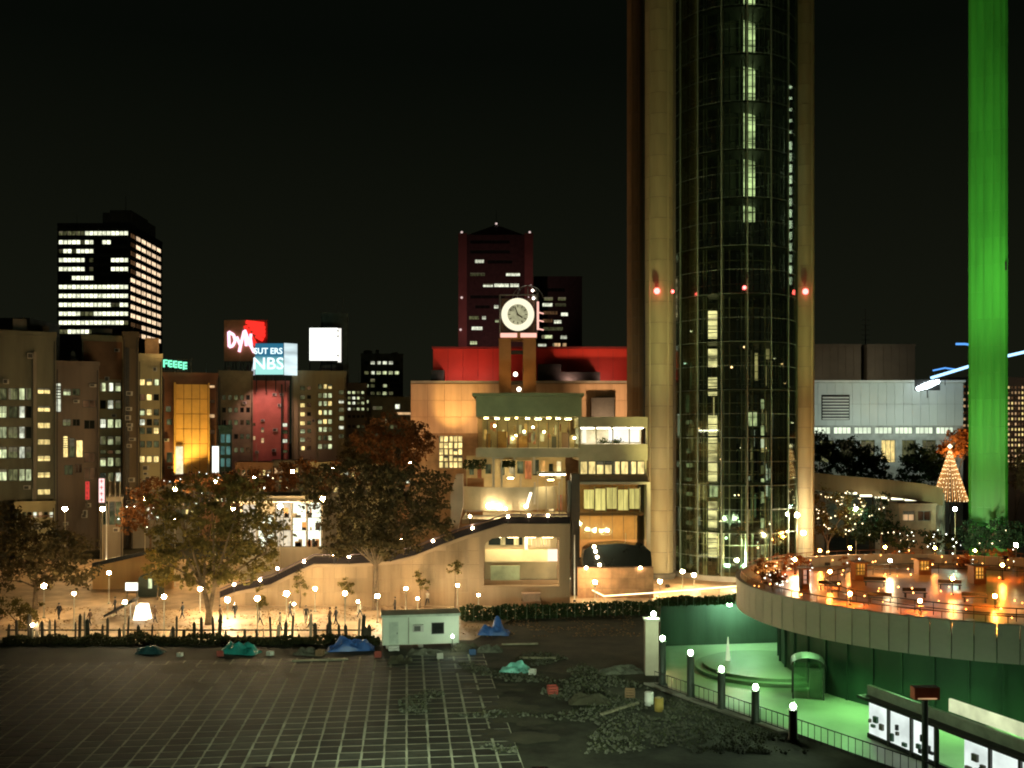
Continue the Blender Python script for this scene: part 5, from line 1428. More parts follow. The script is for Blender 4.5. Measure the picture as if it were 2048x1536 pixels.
# the great columns beside it
M_col = mat('olive_column', (.40, .36, .23), .6, .2, .35, .08, streak=True, rnd=.07)
M_colb = mat('brown_column', (.26, .18, .11), .6, .25, .35, .08, streak=True, rnd=.07)
def column(label, ua, ub, Y, m_, ribs):
    r_ = (ub - ua) / 2 / F * Y; c = X((ua + ub) / 2, Y)
    t = thing('great_column', label, 'column', (c, Y, 0), 0, None)
    MB().lathe([(r_ + .25, 0), (r_ + .25, .6), (r_, .8), (r_ - .06, .8), (r_ - .06, 96), (0.001, 96)], 40).build('core', M_conc_d, t, False)
    ring = MB().lathe([(r_ - .05, .02), (r_, .02), (r_, 2.66), (r_ - .05, 2.66)], 56).mesh('cladding_ring', m_)
    for k in range(35): link('cladding_ring', ring, t, (0, 0, .8 + k * 2.7), (k % 2) * .2)
    for a in ribs:
        x, y = (r_ + .03) * math.cos(a), (r_ + .03) * math.sin(a)
        MB().box(x - .09, x + .09, y - .09, y + .09, .8, 95).build('rib', m_, t)
    return t
c1 = column('massive olive column left of the glass tower', 1290, 1346, 130, M_col, [R(d) for d in (222, 300)])
column('slimmer olive column right of the glass tower', 1590, 1628, 134, M_col, [R(d) for d in (300,)])
column('brown column standing behind the massive olive one', 1254, 1288, 146, M_colb, [R(d) for d in (240, 285)])
column('narrow steel grey column at the massive column foot side', 1338, 1352, 132, M_conc_d, [])
# floodlights at the foot of the columns
for (u, Y, tu, tY, pw, cl, tv) in ((1367, 112, 1318, 129, 2000, (1, .76, .38), 760), (1335, 121, 1322, 129, 700, (1, .62, .25), 950), (1662, 121, 1609, 133, 900, (.95, .72, .22), 760), (1600, 124.5, 1606, 132.5, 500, (1, .55, .18), 900), (1268, 138, 1268, 145, 2200, (1, .55, .2), 420), (1376, 112.6, 1318, 129, 13000, (.86, .80, .30), 60), (1655, 120, 1609, 133, 9000, (.74, .82, .30), 100)):
    lp = (X(u, Y), Y, 4.4 if u > 1640 else .6)
    spot('flood_light', lp, (X(tu, tY), tY, Z(tv, tY)), pw * 4.5, cl, 48, .9)
    ft = thing('ground_floodlight', 'ground floodlight ' + {1367: 'set forward before the massive column', 1335: 'close under the massive column', 1662: 'on the terrace before the slim olive column', 1600: 'at the foot of the slim olive column', 1268: 'below the brown column', 1376: 'tilted steeply before the massive column', 1655: 'tilted steeply on the terrace rim'}[u], 'floodlight', (lp[0], lp[1], 2.8 if u > 1640 else 0))
    MB().box(-.25, .25, -.2, .2, .1, .42).build('housing', M_dark, ft); MB().tube((0, 0, 0), (0, 0, .12), .06).build('stand', M_dark, ft)
M_avi = glow('aviation_red', (1.0, .10, .09), 9, True)
for (u, v, Y, r_, w) in ((1314, 582, 127.6, .4, 'on the massive olive column'), (1345, 583, 129.0, .22, 'beside the brighter red beacon'), (1489, 575, 125.2, .24, 'on the glass tower front'), (1611, 583, 132.0, .4, 'on the slim olive column')):
    a = thing('warning_beacon', 'red aircraft warning beacon ' + w, 'beacon', (X(u, Y), Y, Z(v, Y)), 0, 'red warning beacons')
    MB().ball((0, 0, 0), r_, 10).build('lamp', M_avi, a); MB().tube((0, .5, 0), (0, .05, -r_), .07).build('bracket', M_dark, a)

# ================================================================== GREEN PILLAR
Y0 = 150
t = thing('green_pillar', 'giant green pillar rising out of the frame', 'pillar', (X(1976, Y0), Y0, 0), -math.atan2(X(1976, Y0), Y0))
hw = 35 / F * Y0
M_gp = mat('green_light_tint', (.065, .38, .045), .45, .22, .35, .06, rnd=.07, streak=True)  # green floodlighting of the pillar is put into the casing colour
for k in range(25):
    z0_, z1_ = k * 4.0, (k + 1) * 4.0 - .015
    b = MB(); c = .35
    pl_ = [(-hw + c, -hw), (hw - c, -hw), (hw, -hw + c), (hw, hw - c), (hw - c, hw), (-hw + c, hw), (-hw, hw - c), (-hw, -hw + c)]
    b.prism(pl_, (), z0_, z1_, axis='z'); b.build('casing', M_gp, t)
for x in (-hw * .62, -hw * .22, hw * .22, hw * .62):
    MB().box(x - .12, x + .12, -hw - .5, -hw - .003, 0, 100).build('rib', M_gp, t)
MB().box(hw * .85, hw * .95, -hw - .3, -hw - .003, 43, 44.2).build('junction_box', M_dark, t)
for (u, Y, pw, tv, an) in ((1950, 112, 120000, 270, 46), (2010, 116, 36000, 700, 46), (1985, 128, 9000, 1010, 80)):
    spot('flood_light', (X(u, Y), Y, 4.8 if Y < 120 else 4.5), (X(1976, Y0), Y0, Z(tv, Y0)), pw, (.75, 1.0, .55), an, .9)
    ft = thing('terrace_floodlight', 'terrace floodlight aimed at the green pillar ' + {270: 'top', 700: 'middle', 1010: 'foot'}[tv], 'floodlight', (X(u, Y), Y, 2.8 if (X(u, Y) - 47) ** 2 + (Y - 98) ** 2 < 23 ** 2 else 0))
    MB().box(-.3, .3, -.2, .2, 1.3, 1.7).build('housing', M_dark, ft); MB().tube((0, 0, 0), (0, 0, 1.3), .07).build('stand', M_dark, ft)

# ================================================================== RIGHT BACKGROUND
Y0 = 190
wt = [(1627 + k * 41, 854, 1627 + k * 41 + 35, 868, glow('mall_strip', (.85, .98, .72), 1.15, True, .3, (.3, .3, .3), .2), 3) for k in range(7)]
wt += [(1640 + k * 41, 880, 1668 + k * 41, 925, 'y' if k == 3 else 'd', 2) for k in range(7)]
t = building('shopping_hall', 'long white panelled hall with a lit window strip', 1618, 1926, 765, Y0, 40, mat('hall_core', (.4, .42, .4)), wt, (), 0)
xs4 = X(1618, Y0)
M_wp = mat('white_panel', (.60, .64, .62), .5, .06, .2, .04, rnd=.06)
for i in range(18):
    a = 1619 + i * 17.05
    for (v0, v1) in ((766, 808), (808.6, 851)):
        if v0 > 800 and 1644 < a < 1696: pass
        MB().box(X(a, Y0) - xs4, X(a + 16.5, Y0) - xs4, -.2, -.003, Z(v1, Y0), Z(v0, Y0)).build('wall_panel', M_wp, t)
MB().box(-.3, t['_W'] + .3, -.5, .3, t['_H'] + .003, t['_H'] + .4).build('coping', M_white, t)
lv = MB().box(X(1642, Y0) - xs4, X(1698, Y0) - xs4, -.35, -.203, Z(840, Y0), Z(790, Y0)).build('louvre_frame', M_dark, t)
for k in range(8): MB().box(X(1644, Y0) - xs4, X(1696, Y0) - xs4, -.5, -.353, Z(839 - k * 6, Y0), Z(839 - k * 6 - 3, Y0)).build('louvre', M_white, lv)
for (u, pw) in ((1660, 2600), (1740, 3200), (1820, 4200), (1900, 3500)):
    spot('flood_light', (X(u, 172), 172, Z(880, 172)), (X(u, Y0), Y0, Z(808, Y0)), pw * .95, (.86, 1.0, .82), 105, .9)
# dark plant rooms above
Y0 = 215
for (a, c, lb) in ((1628, 1722, 'grey brown rooftop plant room left of the mast'), (1734, 1830, 'grey brown rooftop plant room right of the mast')):
    t = building('plant_house', lb, a, c, 692, Y0, 14, mat('grey_brown_sheet', (.17, .15, .11), .7, .15, .2), (), (), .4)
    for k in range(6): MB().box(t['_W'] * k / 6 + .1, t['_W'] * (k + 1) / 6 - .05, -.12, -.003, Z(752, Y0), t['_H'] - .2).build('wall_panel', mat('grey_brown_sheet', (.17, .15, .11)), t)
    spot('flood_light', (X((a + c) / 2, 205), 203, Z(758, 205)), (X((a + c) / 2, Y0), Y0, Z(722, Y0)), 900, (1, .85, .6), 120, .9)
t = thing('radio_mast', 'thin dark mast between the rooftop plant rooms', 'mast', (X(1731, 222), 222, 0))
b = MB().tube((0, 0, 0), (0, 0, Z(618, 222)), .35, .08)
for k in range(6): b.tube((-.9, 0, Z(690 - k * 10, 222)), (.9, 0, Z(690 - k * 10, 222)), .05)
b.build('shaft', M_dark, t)
# blazing floodlight and blue light line
t = thing('stadium_light', 'blazing white floodlight bank on the hall roof', 'floodlight', (X(1855, 186), 186, Z(766, 190) - 1))
b = MB().tube((0, 0, -2.0), (0, 0, 1.0), .12); b.box(-2.3, 2.4, .1, .35, -.6, 1.4); b.build('rack', M_dark, t)
for k, (x, z, r_) in enumerate(((-1.7, -.25, .42), (-1.0, 0, .5), (-.3, .25, .6), (.4, .5, .6), (1.1, .75, .5), (1.8, 1.0, .42))):
    MB().ball((x, -.1, z), r_, 12).build('lamp', glow('blazing_lamp', (.80, .95, 1.0), 14, True), t)
t = thing('neon_tube', 'blue white neon line climbing behind the green pillar', 'neon light')
def q3(u, v, Y=187): return (X(u, Y), Y, Z(v, Y))
M_blue = glow('blue_neon', (.35, .65, 1.0), 2.4, True); M_blue2 = glow('deep_blue_neon', (.12, .4, 1.0), 1.2)
MB().path([q3(*p) for p in ((1862, 756), (1905, 743), (1940, 732), (2010, 713), (2075, 698))], .26, 8).build('tube', M_blue, t)
MB().path([q3(*p, 187.6) for p in ((1866, 741), (1890, 736), (1912, 739))], .14, 8).build('tube', M_blue2, t)
MB().path([q3(*p, 187.6) for p in ((1912, 688), (1930, 688), (1944, 690))], .2, 8).build('tube', M_blue2, t)
b = MB()
for u, v in ((1890, 742), (1940, 731), (2010, 713), (2060, 704)): b.tube(q3(u, v, 187.4), (X(u, 187.4), 187.4, Z(772, 190)), .07)
b.build('post', M_dark, t)
# building behind green pillar with rows of warm windows
wt = rows(1902, 1945, 4, [770, 783, 796, 809, 822, 835, 848], 6, lambda j, k: random.choice('ryoroy') if k > 1 or j > 2 else 'o', .3, 0)
wt += rows(2008, 2070, 9, [772 + 10.5 * j for j in range(16)], 5.5, lambda j, k: random.choice('ryryo'), .35, 0)
t = building('hotel', 'hotel with dense rows of small warm windows', 1898, 2074, 762, 208, 20, mat('hotel_tan', (.25, .15, .10), .7, .2, .3), wt, ())
# curved overpass
t = thing('overpass', 'curved concrete overpass lit below, right of the tower', 'overpass')
YO = 152
pts = [(1560, 938), (1600, 942), (1650, 948), (1700, 953), (1750, 957), (1800, 962), (1850, 968), (1886, 976)]
for (p, q) in zip(pts[:-1], pts[1:]):
    Ya, Yb = YO - (p[0] - 1560) * .02, YO - (q[0] - 1560) * .02
    a0, a1 = (X(p[0], Ya), Ya), (X(q[0], Yb), Yb)
    z0a, z0b = Z(p[1], Ya), Z(q[1], Yb)
    b = MB()
    v8 = [(a0[0], a0[1], z0a - 2.6), (a1[0], a1[1], z0b - 2.6), (a1[0], a1[1] + 8, z0b - 2.6), (a0[0], a0[1] + 8, z0a - 2.6), (a0[0], a0[1], z0a), (a1[0], a1[1], z0b), (a1[0], a1[1] + 8, z0b), (a0[0], a0[1] + 8, z0a)]
    for f_ in ((0, 1, 5, 4), (3, 2, 1, 0), (4, 5, 6, 7), (2, 3, 7, 6)): b.face([v8[i] for i in f_])
    b.build('girder_segment', mat('overpass_concrete', (.24, .17, .085), .8, .3, .3, streak=True), t)
for u in (1640, 1760, 1880):
    Y = YO - (u - 1560) * .02 + 4
    MB().tube((X(u, Y), Y, 0), (X(u, Y), Y, Z(955, Y) - 2.3), .7, .7, 12).build('pier', M_conc, t)
b = MB()
for u, v in ((1692, 985), (1722, 990), (1752, 994), (1785, 996), (1812, 998)):
    Y = 147.5; b = MB().box(X(u, Y), X(u + 22, Y), Y, Y + .5, Z(v, Y) - .25, Z(v, Y)); b.build('strip_light', glow('overpass_strip', (1, .93, .62), 3.5, True), t)
# trees before the hall
right_trees = [(1640, 890, 24, 28, 'dark rounded tree against the slim column'), (1695, 905, 30, 35, 'deep green rounded tree before the louvres'), (1745, 915, 28, 28, 'dark tree below the hall window strip'), (1840, 915, 35, 28, 'broad dark tree beside the lit passage'), (1868, 925, 22, 32, 'dark tree beside the cone of lights')]
for (u, v, ru, rv, lb) in right_trees:
    tree('broadleaf_tree', lb, u, 166, [(u, v, ru, rv), (u - ru * .5, v + rv * .6, ru * .8, rv * .7), (u + ru * .6, v + rv * .5, ru * .8, rv * .7)], LF_gr, 2600, .26, False, .22)
tree('hedge_row', 'dark shrub row growing along the overpass edge', 1740, 164, [(1640 + k * 26, 940 + k * 3, 20, 14) for k in range(10)], LF_gr, 3600, .24, False, .15, cat='hedge')
tree('broadleaf_tree', 'orange lit tree beside the green pillar', 1912, 160, [(1912, 890, 28, 26), (1935, 880, 22, 22), (1895, 905, 20, 15)], LF_or, 2400, .24, True, .2)
spot('flood_light', (X(1905, 156), 155, Z(930, 156)), (X(1918, 160), 160, Z(885, 160)), 5200, (1, .55, .2), 90, .9)
tree('broadleaf_tree', 'pale lit tree at the right of the green pillar', 2030, 160, [(2030, 930, 22, 36), (2045, 960, 22, 30)], leafmat('pale_tan_leaf', (.34, .24, .14), (.2, .14, .08)), 1800, .24, True, .2)
# light cone
t = thing('light_cone', 'golden cone of strung lights below the orange tree', 'light display', (X(1900, 152), 152, Z(1002, 152)))
hC = Z(898, 152) - Z(1002, 152); rC = 34 / F * 152
b = MB().tube((0, 0, -8), (0, 0, hC + .3), .12, .06)
b.lathe([(rC, -.1), (rC + .05, 0), (rC, .05)], 20); b.build('mast', M_dark, t)
b = MB()
for k in range(44):
    a = 2 * PI * k / 44
    b.tube((rC * math.cos(a), rC * math.sin(a), 0), (.08 * math.cos(a), .08 * math.sin(a), hC), .035, .03, 4)
b.build('light_string', glow('golden_string', (1, .44, .12), .9, True), t)
b = MB()
for k in range(22):
    a = 2 * PI * k / 22
    for j in range(12):
        f_ = j / 12 + random.uniform(0, .04); r_ = rC * (1 - f_) + .08 * f_
        b.octa((r_ * math.cos(a), r_ * math.sin(a), hC * f_), .085)
tag(b.build('bulbs', glow('golden_bulb', (1, .72, .35), 3.5, True), t, fix=False), kind='stuff')
MB().octa((0, 0, hC + .4), .4).build('star', glow('golden_star', (1, .85, .5), 3), t)
# shrubs with fairy lights between tower and terrace
tree('broadleaf_tree', 'light strung tree at the foot of the slim column', 1655, 138, [(1650, 1000, 38, 25), (1690, 1010, 35, 28), (1630, 1040, 35, 30), (1680, 1050, 40, 25)], LF_ol, 3200, .2, True, .2, lights=60)
tree('conifer_tree', 'dark pointed tree before the overpass', 1762, 136, [(1762, 1000, 16, 20), (1762, 1030, 34, 25), (1750, 1060, 40, 28), (1785, 1065, 35, 25), (1725, 1065, 28, 24)], LF_gr, 3600, .2, False, .2, lights=16)
tree('broadleaf_tree', 'green lit tree wrapping the green pillar foot', 1965, 141, [(1940, 1065, 28, 28), (1985, 1065, 34, 26), (2022, 1070, 32, 32), (1960, 1090, 40, 22)], LF_gr, 4200, .2, True, .22, lights=10)
tree('shrub', 'dark shrub mass behind the terrace rim', 1850, 131, [(1830, 1075, 40, 20), (1880, 1080, 35, 22), (1800, 1085, 30, 18)], LF_gr, 2000, .18, False, .1, lights=20, cat='shrub')
wt = [(1806, 1022, 1830, 1042, 'r', 1), (1836, 1022, 1862, 1042, 'o', 1)]
building('pavilion', 'low dark roofed pavilion beside the pointed tree', 1798, 1872, 1012, 142, 5, mat('pavilion_tan', (.22, .14, .08)), wt, (), .4)
for (u, v, vb, w) in ((1712, 1018, 1085, 'left of the pointed tree'), (1910, 1018, 1092, 'under the cone of lights')):
    pole_lamp('teal white mercury lamp ' + w, u, v, vb, .26, 'street lamp', 'mercury lamps', glow('mercury_light', (.55, 1.0, .75), 260, True), Yf=138)
for (u, v, w) in ((1594, 1030, 'nearest the slim column'), (1607, 1066, 'at the terrace rim'), (2032, 1090, 'right of the green pillar')):
    pole_lamp('warm globe lamp ' + w, u, v, 1130, .26, Yf=128)

# ================================================================== ROUND TERRACE
RC = (47.0, 98.0); RR = 24.0
t = thing('round_terrace', 'round raised terrace glowing orange inside its parapet', 'terrace', (RC[0], RC[1], 0))
M_par = mat('parapet_concrete', (.46, .43, .35), .7, .18, .2, .15, rnd=.06)
NP = 96
dA = 2 * PI / NP
pm = MB(); hwp = RR * math.sin(dA / 2) - .03
pm.box(-hwp, hwp, 0, .28, 1.25, 3.85); pm.box(-hwp, hwp, -.10, .28, 1.0, 1.247); pm.box(-hwp, hwp, -.06, .38, 3.853, 4.0)
pme = pm.mesh('parapet_panel', M_par)
for k in range(NP):
    a = dA * k
    link('parapet_panel', pme, t, (RR * math.cos(a), RR * math.sin(a), 0), a + PI / 2 + PI)
M_deck = mat('wet_orange_deck', (.50, .24, .08), .30, .4, .35, .03, spec=.5, col2=(.30, .12, .04))
MB().lathe([(0.001, 2.8), (RR - .45, 2.8)], 72).build('deck', M_deck, t)
MB().lathe([(RR - .4, 2.5), (RR - .4, 1.02), (20.0, 1.02)], 72).build('soffit', mat('soffit_teal', (.06, .12, .085), .7), t)
M_drum = mat('drum_green', (.03, .07, .042), .6, .2, .2, .1)
MB().lathe([(20.0, PITZ), (20.0, 1.0)], 72).build('drum_wall', M_drum, t)
for k in range(48):
    a = 2 * PI * k / 48
    MB().box(-.12, .12, -.1, .1, PITZ + .01, .98).build('drum_rib', M_drum, t, False, (20.06 * math.cos(a), 20.06 * math.sin(a), 0), a)
for k in range(9):  # unseen lamps added under the overhang to light the court floor
    a = R(150 + k * 13); x, y = 21.9 * math.cos(a), 21.9 * math.sin(a)
    MB().lathe([(.25, .86), (.25, 1.01), (.001, 1.01)], 10, (x, y, 0)).lathe([(.001, .88), (.24, .88)], 10, (x, y, 0), 1).build('added_downlight', [M_dark, glow('added_downlight_green', (.6, 1, .5), 12)], t)
    spot('soffit_fill_light', (RC[0] + x, RC[1] + y, .82), (RC[0] + x * 1.16, RC[1] + y * 1.16, PITZ), (2000 if k > 3 else 700), (.36, 1.0, .33), 140, .8)
# inner railing rings
b = MB()
for (r_, z) in ((15.5, 3.9), (15.5, 3.4)):
    pts = [(r_ * math.cos(2 * PI * k / 60), r_ * math.sin(2 * PI * k / 60), z) for k in range(61)]
    b.path(pts, .045, 5)
for k in range(60): b.tube((15.5 * math.cos(2 * PI * k / 60), 15.5 * math.sin(2 * PI * k / 60), 2.8), (15.5 * math.cos(2 * PI * k / 60), 15.5 * math.sin(2 * PI * k / 60), 3.9), .03, .03, 4)
b.build('inner_railing', M_dark, t)
b = MB(); pts = [((RR - .2) * math.cos(2 * PI * k / 96), (RR - .2) * math.sin(2 * PI * k / 96), 4.55) for k in range(97)]
b.path(pts, .05, 5)
for k in range(96): b.tube((pts[k][0], pts[k][1], 4.0), pts[k], .03, .03, 4)
b.build('rim_railing', mat('rust_rail', (.2, .09, .04), .5), t)
b = MB()
for k in range(150):
    a = 2 * PI * random.random(); r_ = random.choice((RR - .2, RR - 1.5, 15.5, 10.0)) + random.uniform(-.4, .4)
    b.octa((r_ * math.cos(a), r_ * math.sin(a), random.uniform(3.0, 4.6)), random.uniform(.04, .09))
tag(b.build('string_lights', glow('terrace_string', (1, .42, .10), 14, True), t, fix=False), kind='stuff')
# things on the terrace
M_kl = glow('kiosk_amber', (1, .42, .06), .75, True, .5, (.6, .6, .6))
def on_deck(u, v, z=2.8):
    Y = GY(v, z); return X(u, Y), Y
for k, (u, v, w, h, lb) in enumerate(((1722, 1160, 1.3, 1.8, 'small square amber lit kiosk on the terrace'), (1960, 1168, 1.3, 1.8, 'amber kiosk far along the terrace'), (1612, 1178, .7, 2.0, 'narrow pinkish lit kiosk near the terrace edge'), (1850, 1150, 1.4, 1.6, 'low wide amber stall on the terrace'))):
    x, y = on_deck(u, v)
    q = thing('kiosk', lb, 'kiosk', (x, y, 2.8))
    MB().box(-w / 2, w / 2, 0, 1.4, .0, .5).box(-w / 2, -w / 2 + .12, 0, 1.4, .5, h).box(w / 2 - .12, w / 2, 0, 1.4, .5, h).build('body', M_br, q)
    MB().box(-w / 2 - .25, w / 2 + .25, -.35, 1.6, h, h + .15).build('roof', mat('rust_wall', (.36, .17, .07)), q)
    MB().box(-w / 2 + .14, w / 2 - .14, .4, .5, .52, h - .02).build('lit_window', M_kl if k != 2 else glow('kiosk_pink', (1, .5, .32), 1.2, True), q)
    MB().box(-w / 2 + .1, w / 2 - .1, -.15, .1, .9, .98).build('counter', M_wood, q)
    fr = MB()
    for f_ in (.25, .5, .75): fr.box(-w / 2 + w * f_ - .04, -w / 2 + w * f_ + .04, .3, .36, .52, h - .02)
    fr.box(-w / 2 + .14, w / 2 - .14, .3, .36, h * .66, h * .66 + .07); fr.build('window_bars', M_dark, q)
M_olamp = glow('sodium_globe', (1, .31, .045), 680, True)
for k, (u, v, lb) in enumerate(((1780, 1150, 'white topped'), (1590, 1148, 'by the shrubs'), (1660, 1175, 'beside the pink kiosk'), (1905, 1190, 'over the wet deck'), (2005, 1160, 'near the right frame edge'), (1700, 1210, 'close to the front parapet'), (1840, 1225, 'by the parapet curve'), (1990, 1215, 'nearest the camera'), (1640, 1128, 'on the back rim, first'), (1700, 1122, 'on the back rim, second'), (1770, 1120, 'on the back rim, third'), (1870, 1122, 'on the back rim, fourth'), (1950, 1128, 'on the back rim, fifth'))):
    x, y = on_deck(u, v)
    q = thing('terrace_lamp', 'orange sodium globe lamp on the terrace ' + lb, 'lamp', (x, y, 2.8), 0, 'sodium lamps on the terrace')
    hl = 1.5 if v < 1200 else .9
    MB().lathe([(.14, 0), (.14, .08), (.05, .15), (.04, hl)], 8).build('post', M_dark, q)
    MB().ball((0, 0, hl + .13), .17, 10).build('globe', M_globe if k == 0 else M_olamp, q)
for k, (u, v, ru, rv) in enumerate(((1530, 1135, 26, 20), (1565, 1122, 25, 16), (1545, 1155, 30, 16), (1600, 1128, 22, 14), (1920, 1118, 22, 16), (2010, 1112, 25, 20), (1690, 1118, 30, 10), (1800, 1112, 30, 10))):
    Y = min(119, max(95, 98 + (k % 3) * 6))
    x, y = on_deck(u, v + rv)
    tree('shrub', 'russet planter shrub on the terrace ' + ['at its left tip', 'along the back rim, left', 'by the front left curve', 'behind the pink kiosk', 'by the far rim before the pillar', 'at the right edge', 'along the far rim', 'beyond the amber stall'][k], u, y, [(u, v, ru, rv), (u + ru * .5, v + 4, ru * .6, rv * .7)], LF_br if k < 4 else LF_or, 900, .12, False, .06, z0=2.8, lights=10 if k < 4 else 3, cat='shrub', group='planter shrubs on the terrace')
for k, (u, v, w) in enumerate(((1660, 1180, 4), (1750, 1172, 5), (1830, 1195, 6), (1760, 1205, 5), (1950, 1205, 6), (1900, 1178, 5))):
    x, y = on_deck(u, v)
    q = thing('terrace_bench', 'dark bench on the wet orange deck ' + ['left of the square kiosk', 'before the square kiosk', 'in the middle of the deck', 'by the front parapet', 'toward the right edge', 'behind the inner railing'][k], 'bench', (x, y, 2.8), random.uniform(-.4, .4), 'benches on the terrace')
    MB().box(-1.1, 1.1, -.25, .25, .42, .48).build('seat', M_dark, q)
    for s_ in (-.9, .9): MB().box(s_ - .05, s_ + .05, -.2, .2, 0, .418).build('leg', M_dark, q)
    MB().box(-1.1, 1.1, .25, .3, .55, .9).build('backrest', M_dark, q)

# ================================================================== SUNKEN COURT
M_court_l = glow('court_lamp', (.72, 1.0, .60), 300, True)
for (u, vt, vb, w) in ((1325, 1276, 1372, 'at the court corner'), (1381, 1305, 1396, 'second from the court corner'), (1443, 1338, 1420, 'third along the court rail'), (1511, 1374, 1447, 'fourth along the court rail'), (1586, 1412, 1482, 'last before the frame edge')):
    Y = GY(vb); h = Z(vt, Y)
    q = thing('lamp_bollard', 'thick dark bollard with a bright top lamp ' + w, 'bollard', (X(u, Y), Y, 0), 0, 'lamp bollards along the sunken court')
    MB().lathe([(.0, 0), (.34, 0), (.34, .15), (.27, .22), (.25, h - .3), (.3, h - .22), (.0, h - .2)], 14).build('post', mat('bollard_green', (.025, .035, .025), .5), q, True)
    MB().ball((0, 0, h), .17, 10).build('lamp', M_court_l, q)
rl = thing('court_railing', 'dark railing along the near rim of the sunken court', 'railing')
a_, b_ = Vector((A_[0] - .35, A_[1] - .1, 0)), Vector((B_[0] - .5, B_[1], 0)); c_ = Vector((C_[0] - .5, C_[1], 0))
for p, q in ((a_, b_), (b_, c_)):
    n = int((q - p).length / .5)
    for k in range(n):
        w = p.lerp(q, k / n); MB().tube((w.x, w.y, 0), (w.x, w.y, 1.05), .022, .022, 4).build('baluster', M_dark, rl)
    for z in (.15, 1.05): MB().tube((p.x, p.y, z), (q.x, q.y, z), .035).build('rail', M_dark, rl)
tag(MB().prism([(A_[0] - 1.1, A_[1] + .3), (B_[0] - 1.2, B_[1]), (B_[0] - .1, B_[1] + .05), (A_[0] - .02, A_[1] + .3)], (), .0085, .14, axis='z').build('rim_kerb', M_conc), kind='structure')
pr = thing('court_pier', 'pale concrete pier at the corner of the sunken court', 'pier', (X(1304, 76), 76.0, 0))
MB().box(-.5, .5, 0, .8, 0, Z(1242, 76)).build('shaft', mat('pier_grey', (.36, .31, .25), .8, .2, .4), pr)
MB().box(-.6, .6, -.1, .9, Z(1242, 76), Z(1242, 76) + .15).build('cap', M_conc, pr)
pl_ = thing('pier_lamp', 'white lamp on a bracket over the court pier', 'lamp', (X(1308, 76), 76.2, Z(1238, 76)))
MB().ball((0, 0, .35), .17, 10).build('bulb', M_court_l, pl_); MB().tube((0, 0, .05), (0, 0, .2), .05).build('stem', M_dark, pl_)
for (u, v, r_, w) in ((1458, 1207, .26, 'on the back wall'), (1502, 1206, .24, 'at the terrace end')):
    Y = 110.5
    q = thing('wall_lamp', 'bright mint wall lamp of the sunken court ' + w, 'lamp', (X(u, Y), Y, Z(v, Y)), 0, None)
    MB().ball((0, -.25, 0), r_, 10).build('bulb', glow('mint_lamp', (.50, 1.0, .62), 260, True), q); MB().tube((0, .4, 0), (0, -.1, 0), .06).build('bracket', M_dark, q)
ob = thing('light_obelisk', 'pale glowing cone light on the court floor', 'light sculpture', (X(1456, 101), 101, PITZ))
MB().lathe([(.0, 0), (.42, 0), (.42, .15), (.3, .2)], 14).build('foot', M_dark, ob); MB().lathe([(.30, .2), (.05, 3.0), (.001, 3.05)], 14).build('shade', glow('obelisk_light', (.75, .95, .55), .8, True), ob)
# curved low steps on the court floor
for k, (r_, z) in enumerate(((9.5, .45), (8.6, .3), (7.7, .15))):
    pass
stp = thing('court_stage', 'low round stage on the sunken court floor', 'stage', (25.6, 99.5, PITZ))
MB().lathe([(7.2, .003), (7.2, .35), (0.001, .35)], 48).build('lower_step', mat('stage_stone', (.30, .36, .24), .5, .12, .2), stp)
MB().lathe([(6.4, .353), (6.4, .65), (0.001, .65)], 48).build('upper_step', mat('stage_stone', (.30, .36, .24)), stp)
# arched glass shelter
sh = thing('lift_shelter', 'arched glass lift shelter on the court floor', 'shelter', (X(1583, 89), 88.5, PITZ), R(-14))
wS, hS, dS = 2.6, 2.9, 2.2
for x in (0, wS):
    for y in (0, dS): MB().box(x - .06, x + .06, y - .06, y + .06, 0, hS).build('post', M_frame, sh)
b = MB()
for k in range(8):
    a0, a1 = PI * k / 8, PI * (k + 1) / 8
    p0 = (wS / 2 - (wS / 2 + .2) * math.cos(a0), hS + .75 * math.sin(a0)); p1 = (wS / 2 - (wS / 2 + .2) * math.cos(a1), hS + .75 * math.sin(a1))
    b.face([(p0[0], -.3, p0[1]), (p1[0], -.3, p1[1]), (p1[0], dS + .3, p1[1]), (p0[0], dS + .3, p0[1])])
    b.face([(p0[0], -.3, p0[1] + .08), (p1[0], -.3, p1[1] + .08), (p1[0], dS + .3, p1[1] + .08), (p0[0], dS + .3, p0[1] + .08)])
    b.face([(p0[0], -.3, p0[1]), (p1[0], -.3, p1[1]), (p1[0], -.3, p1[1] + .08), (p0[0], -.3, p0[1] + .08)])
b.build('arched_roof', M_frame, sh)
M_shg = glass('shelter_glass', (.85, 1, .88), .9, .08, .2)
for (x0, x1) in ((.08, 1.25), (1.35, wS - .08)):
    MB().box(x0, x1, -.02, .02, .1, hS - .1).build('glass_pane', M_shg, sh)
    MB().box(x0, x1, dS - .02, dS + .02, .1, hS - .1).build('glass_pane', M_shg, sh)
MB().box(wS - .02, wS + .02, .08, dS - .08, .1, hS - .1).build('glass_pane', M_shg, sh)
MB().box(1.45, 2.35, .6, 1.7, .02, 2.4).build('lift_car', mat('lift_steel', (.3, .34, .28)), sh)
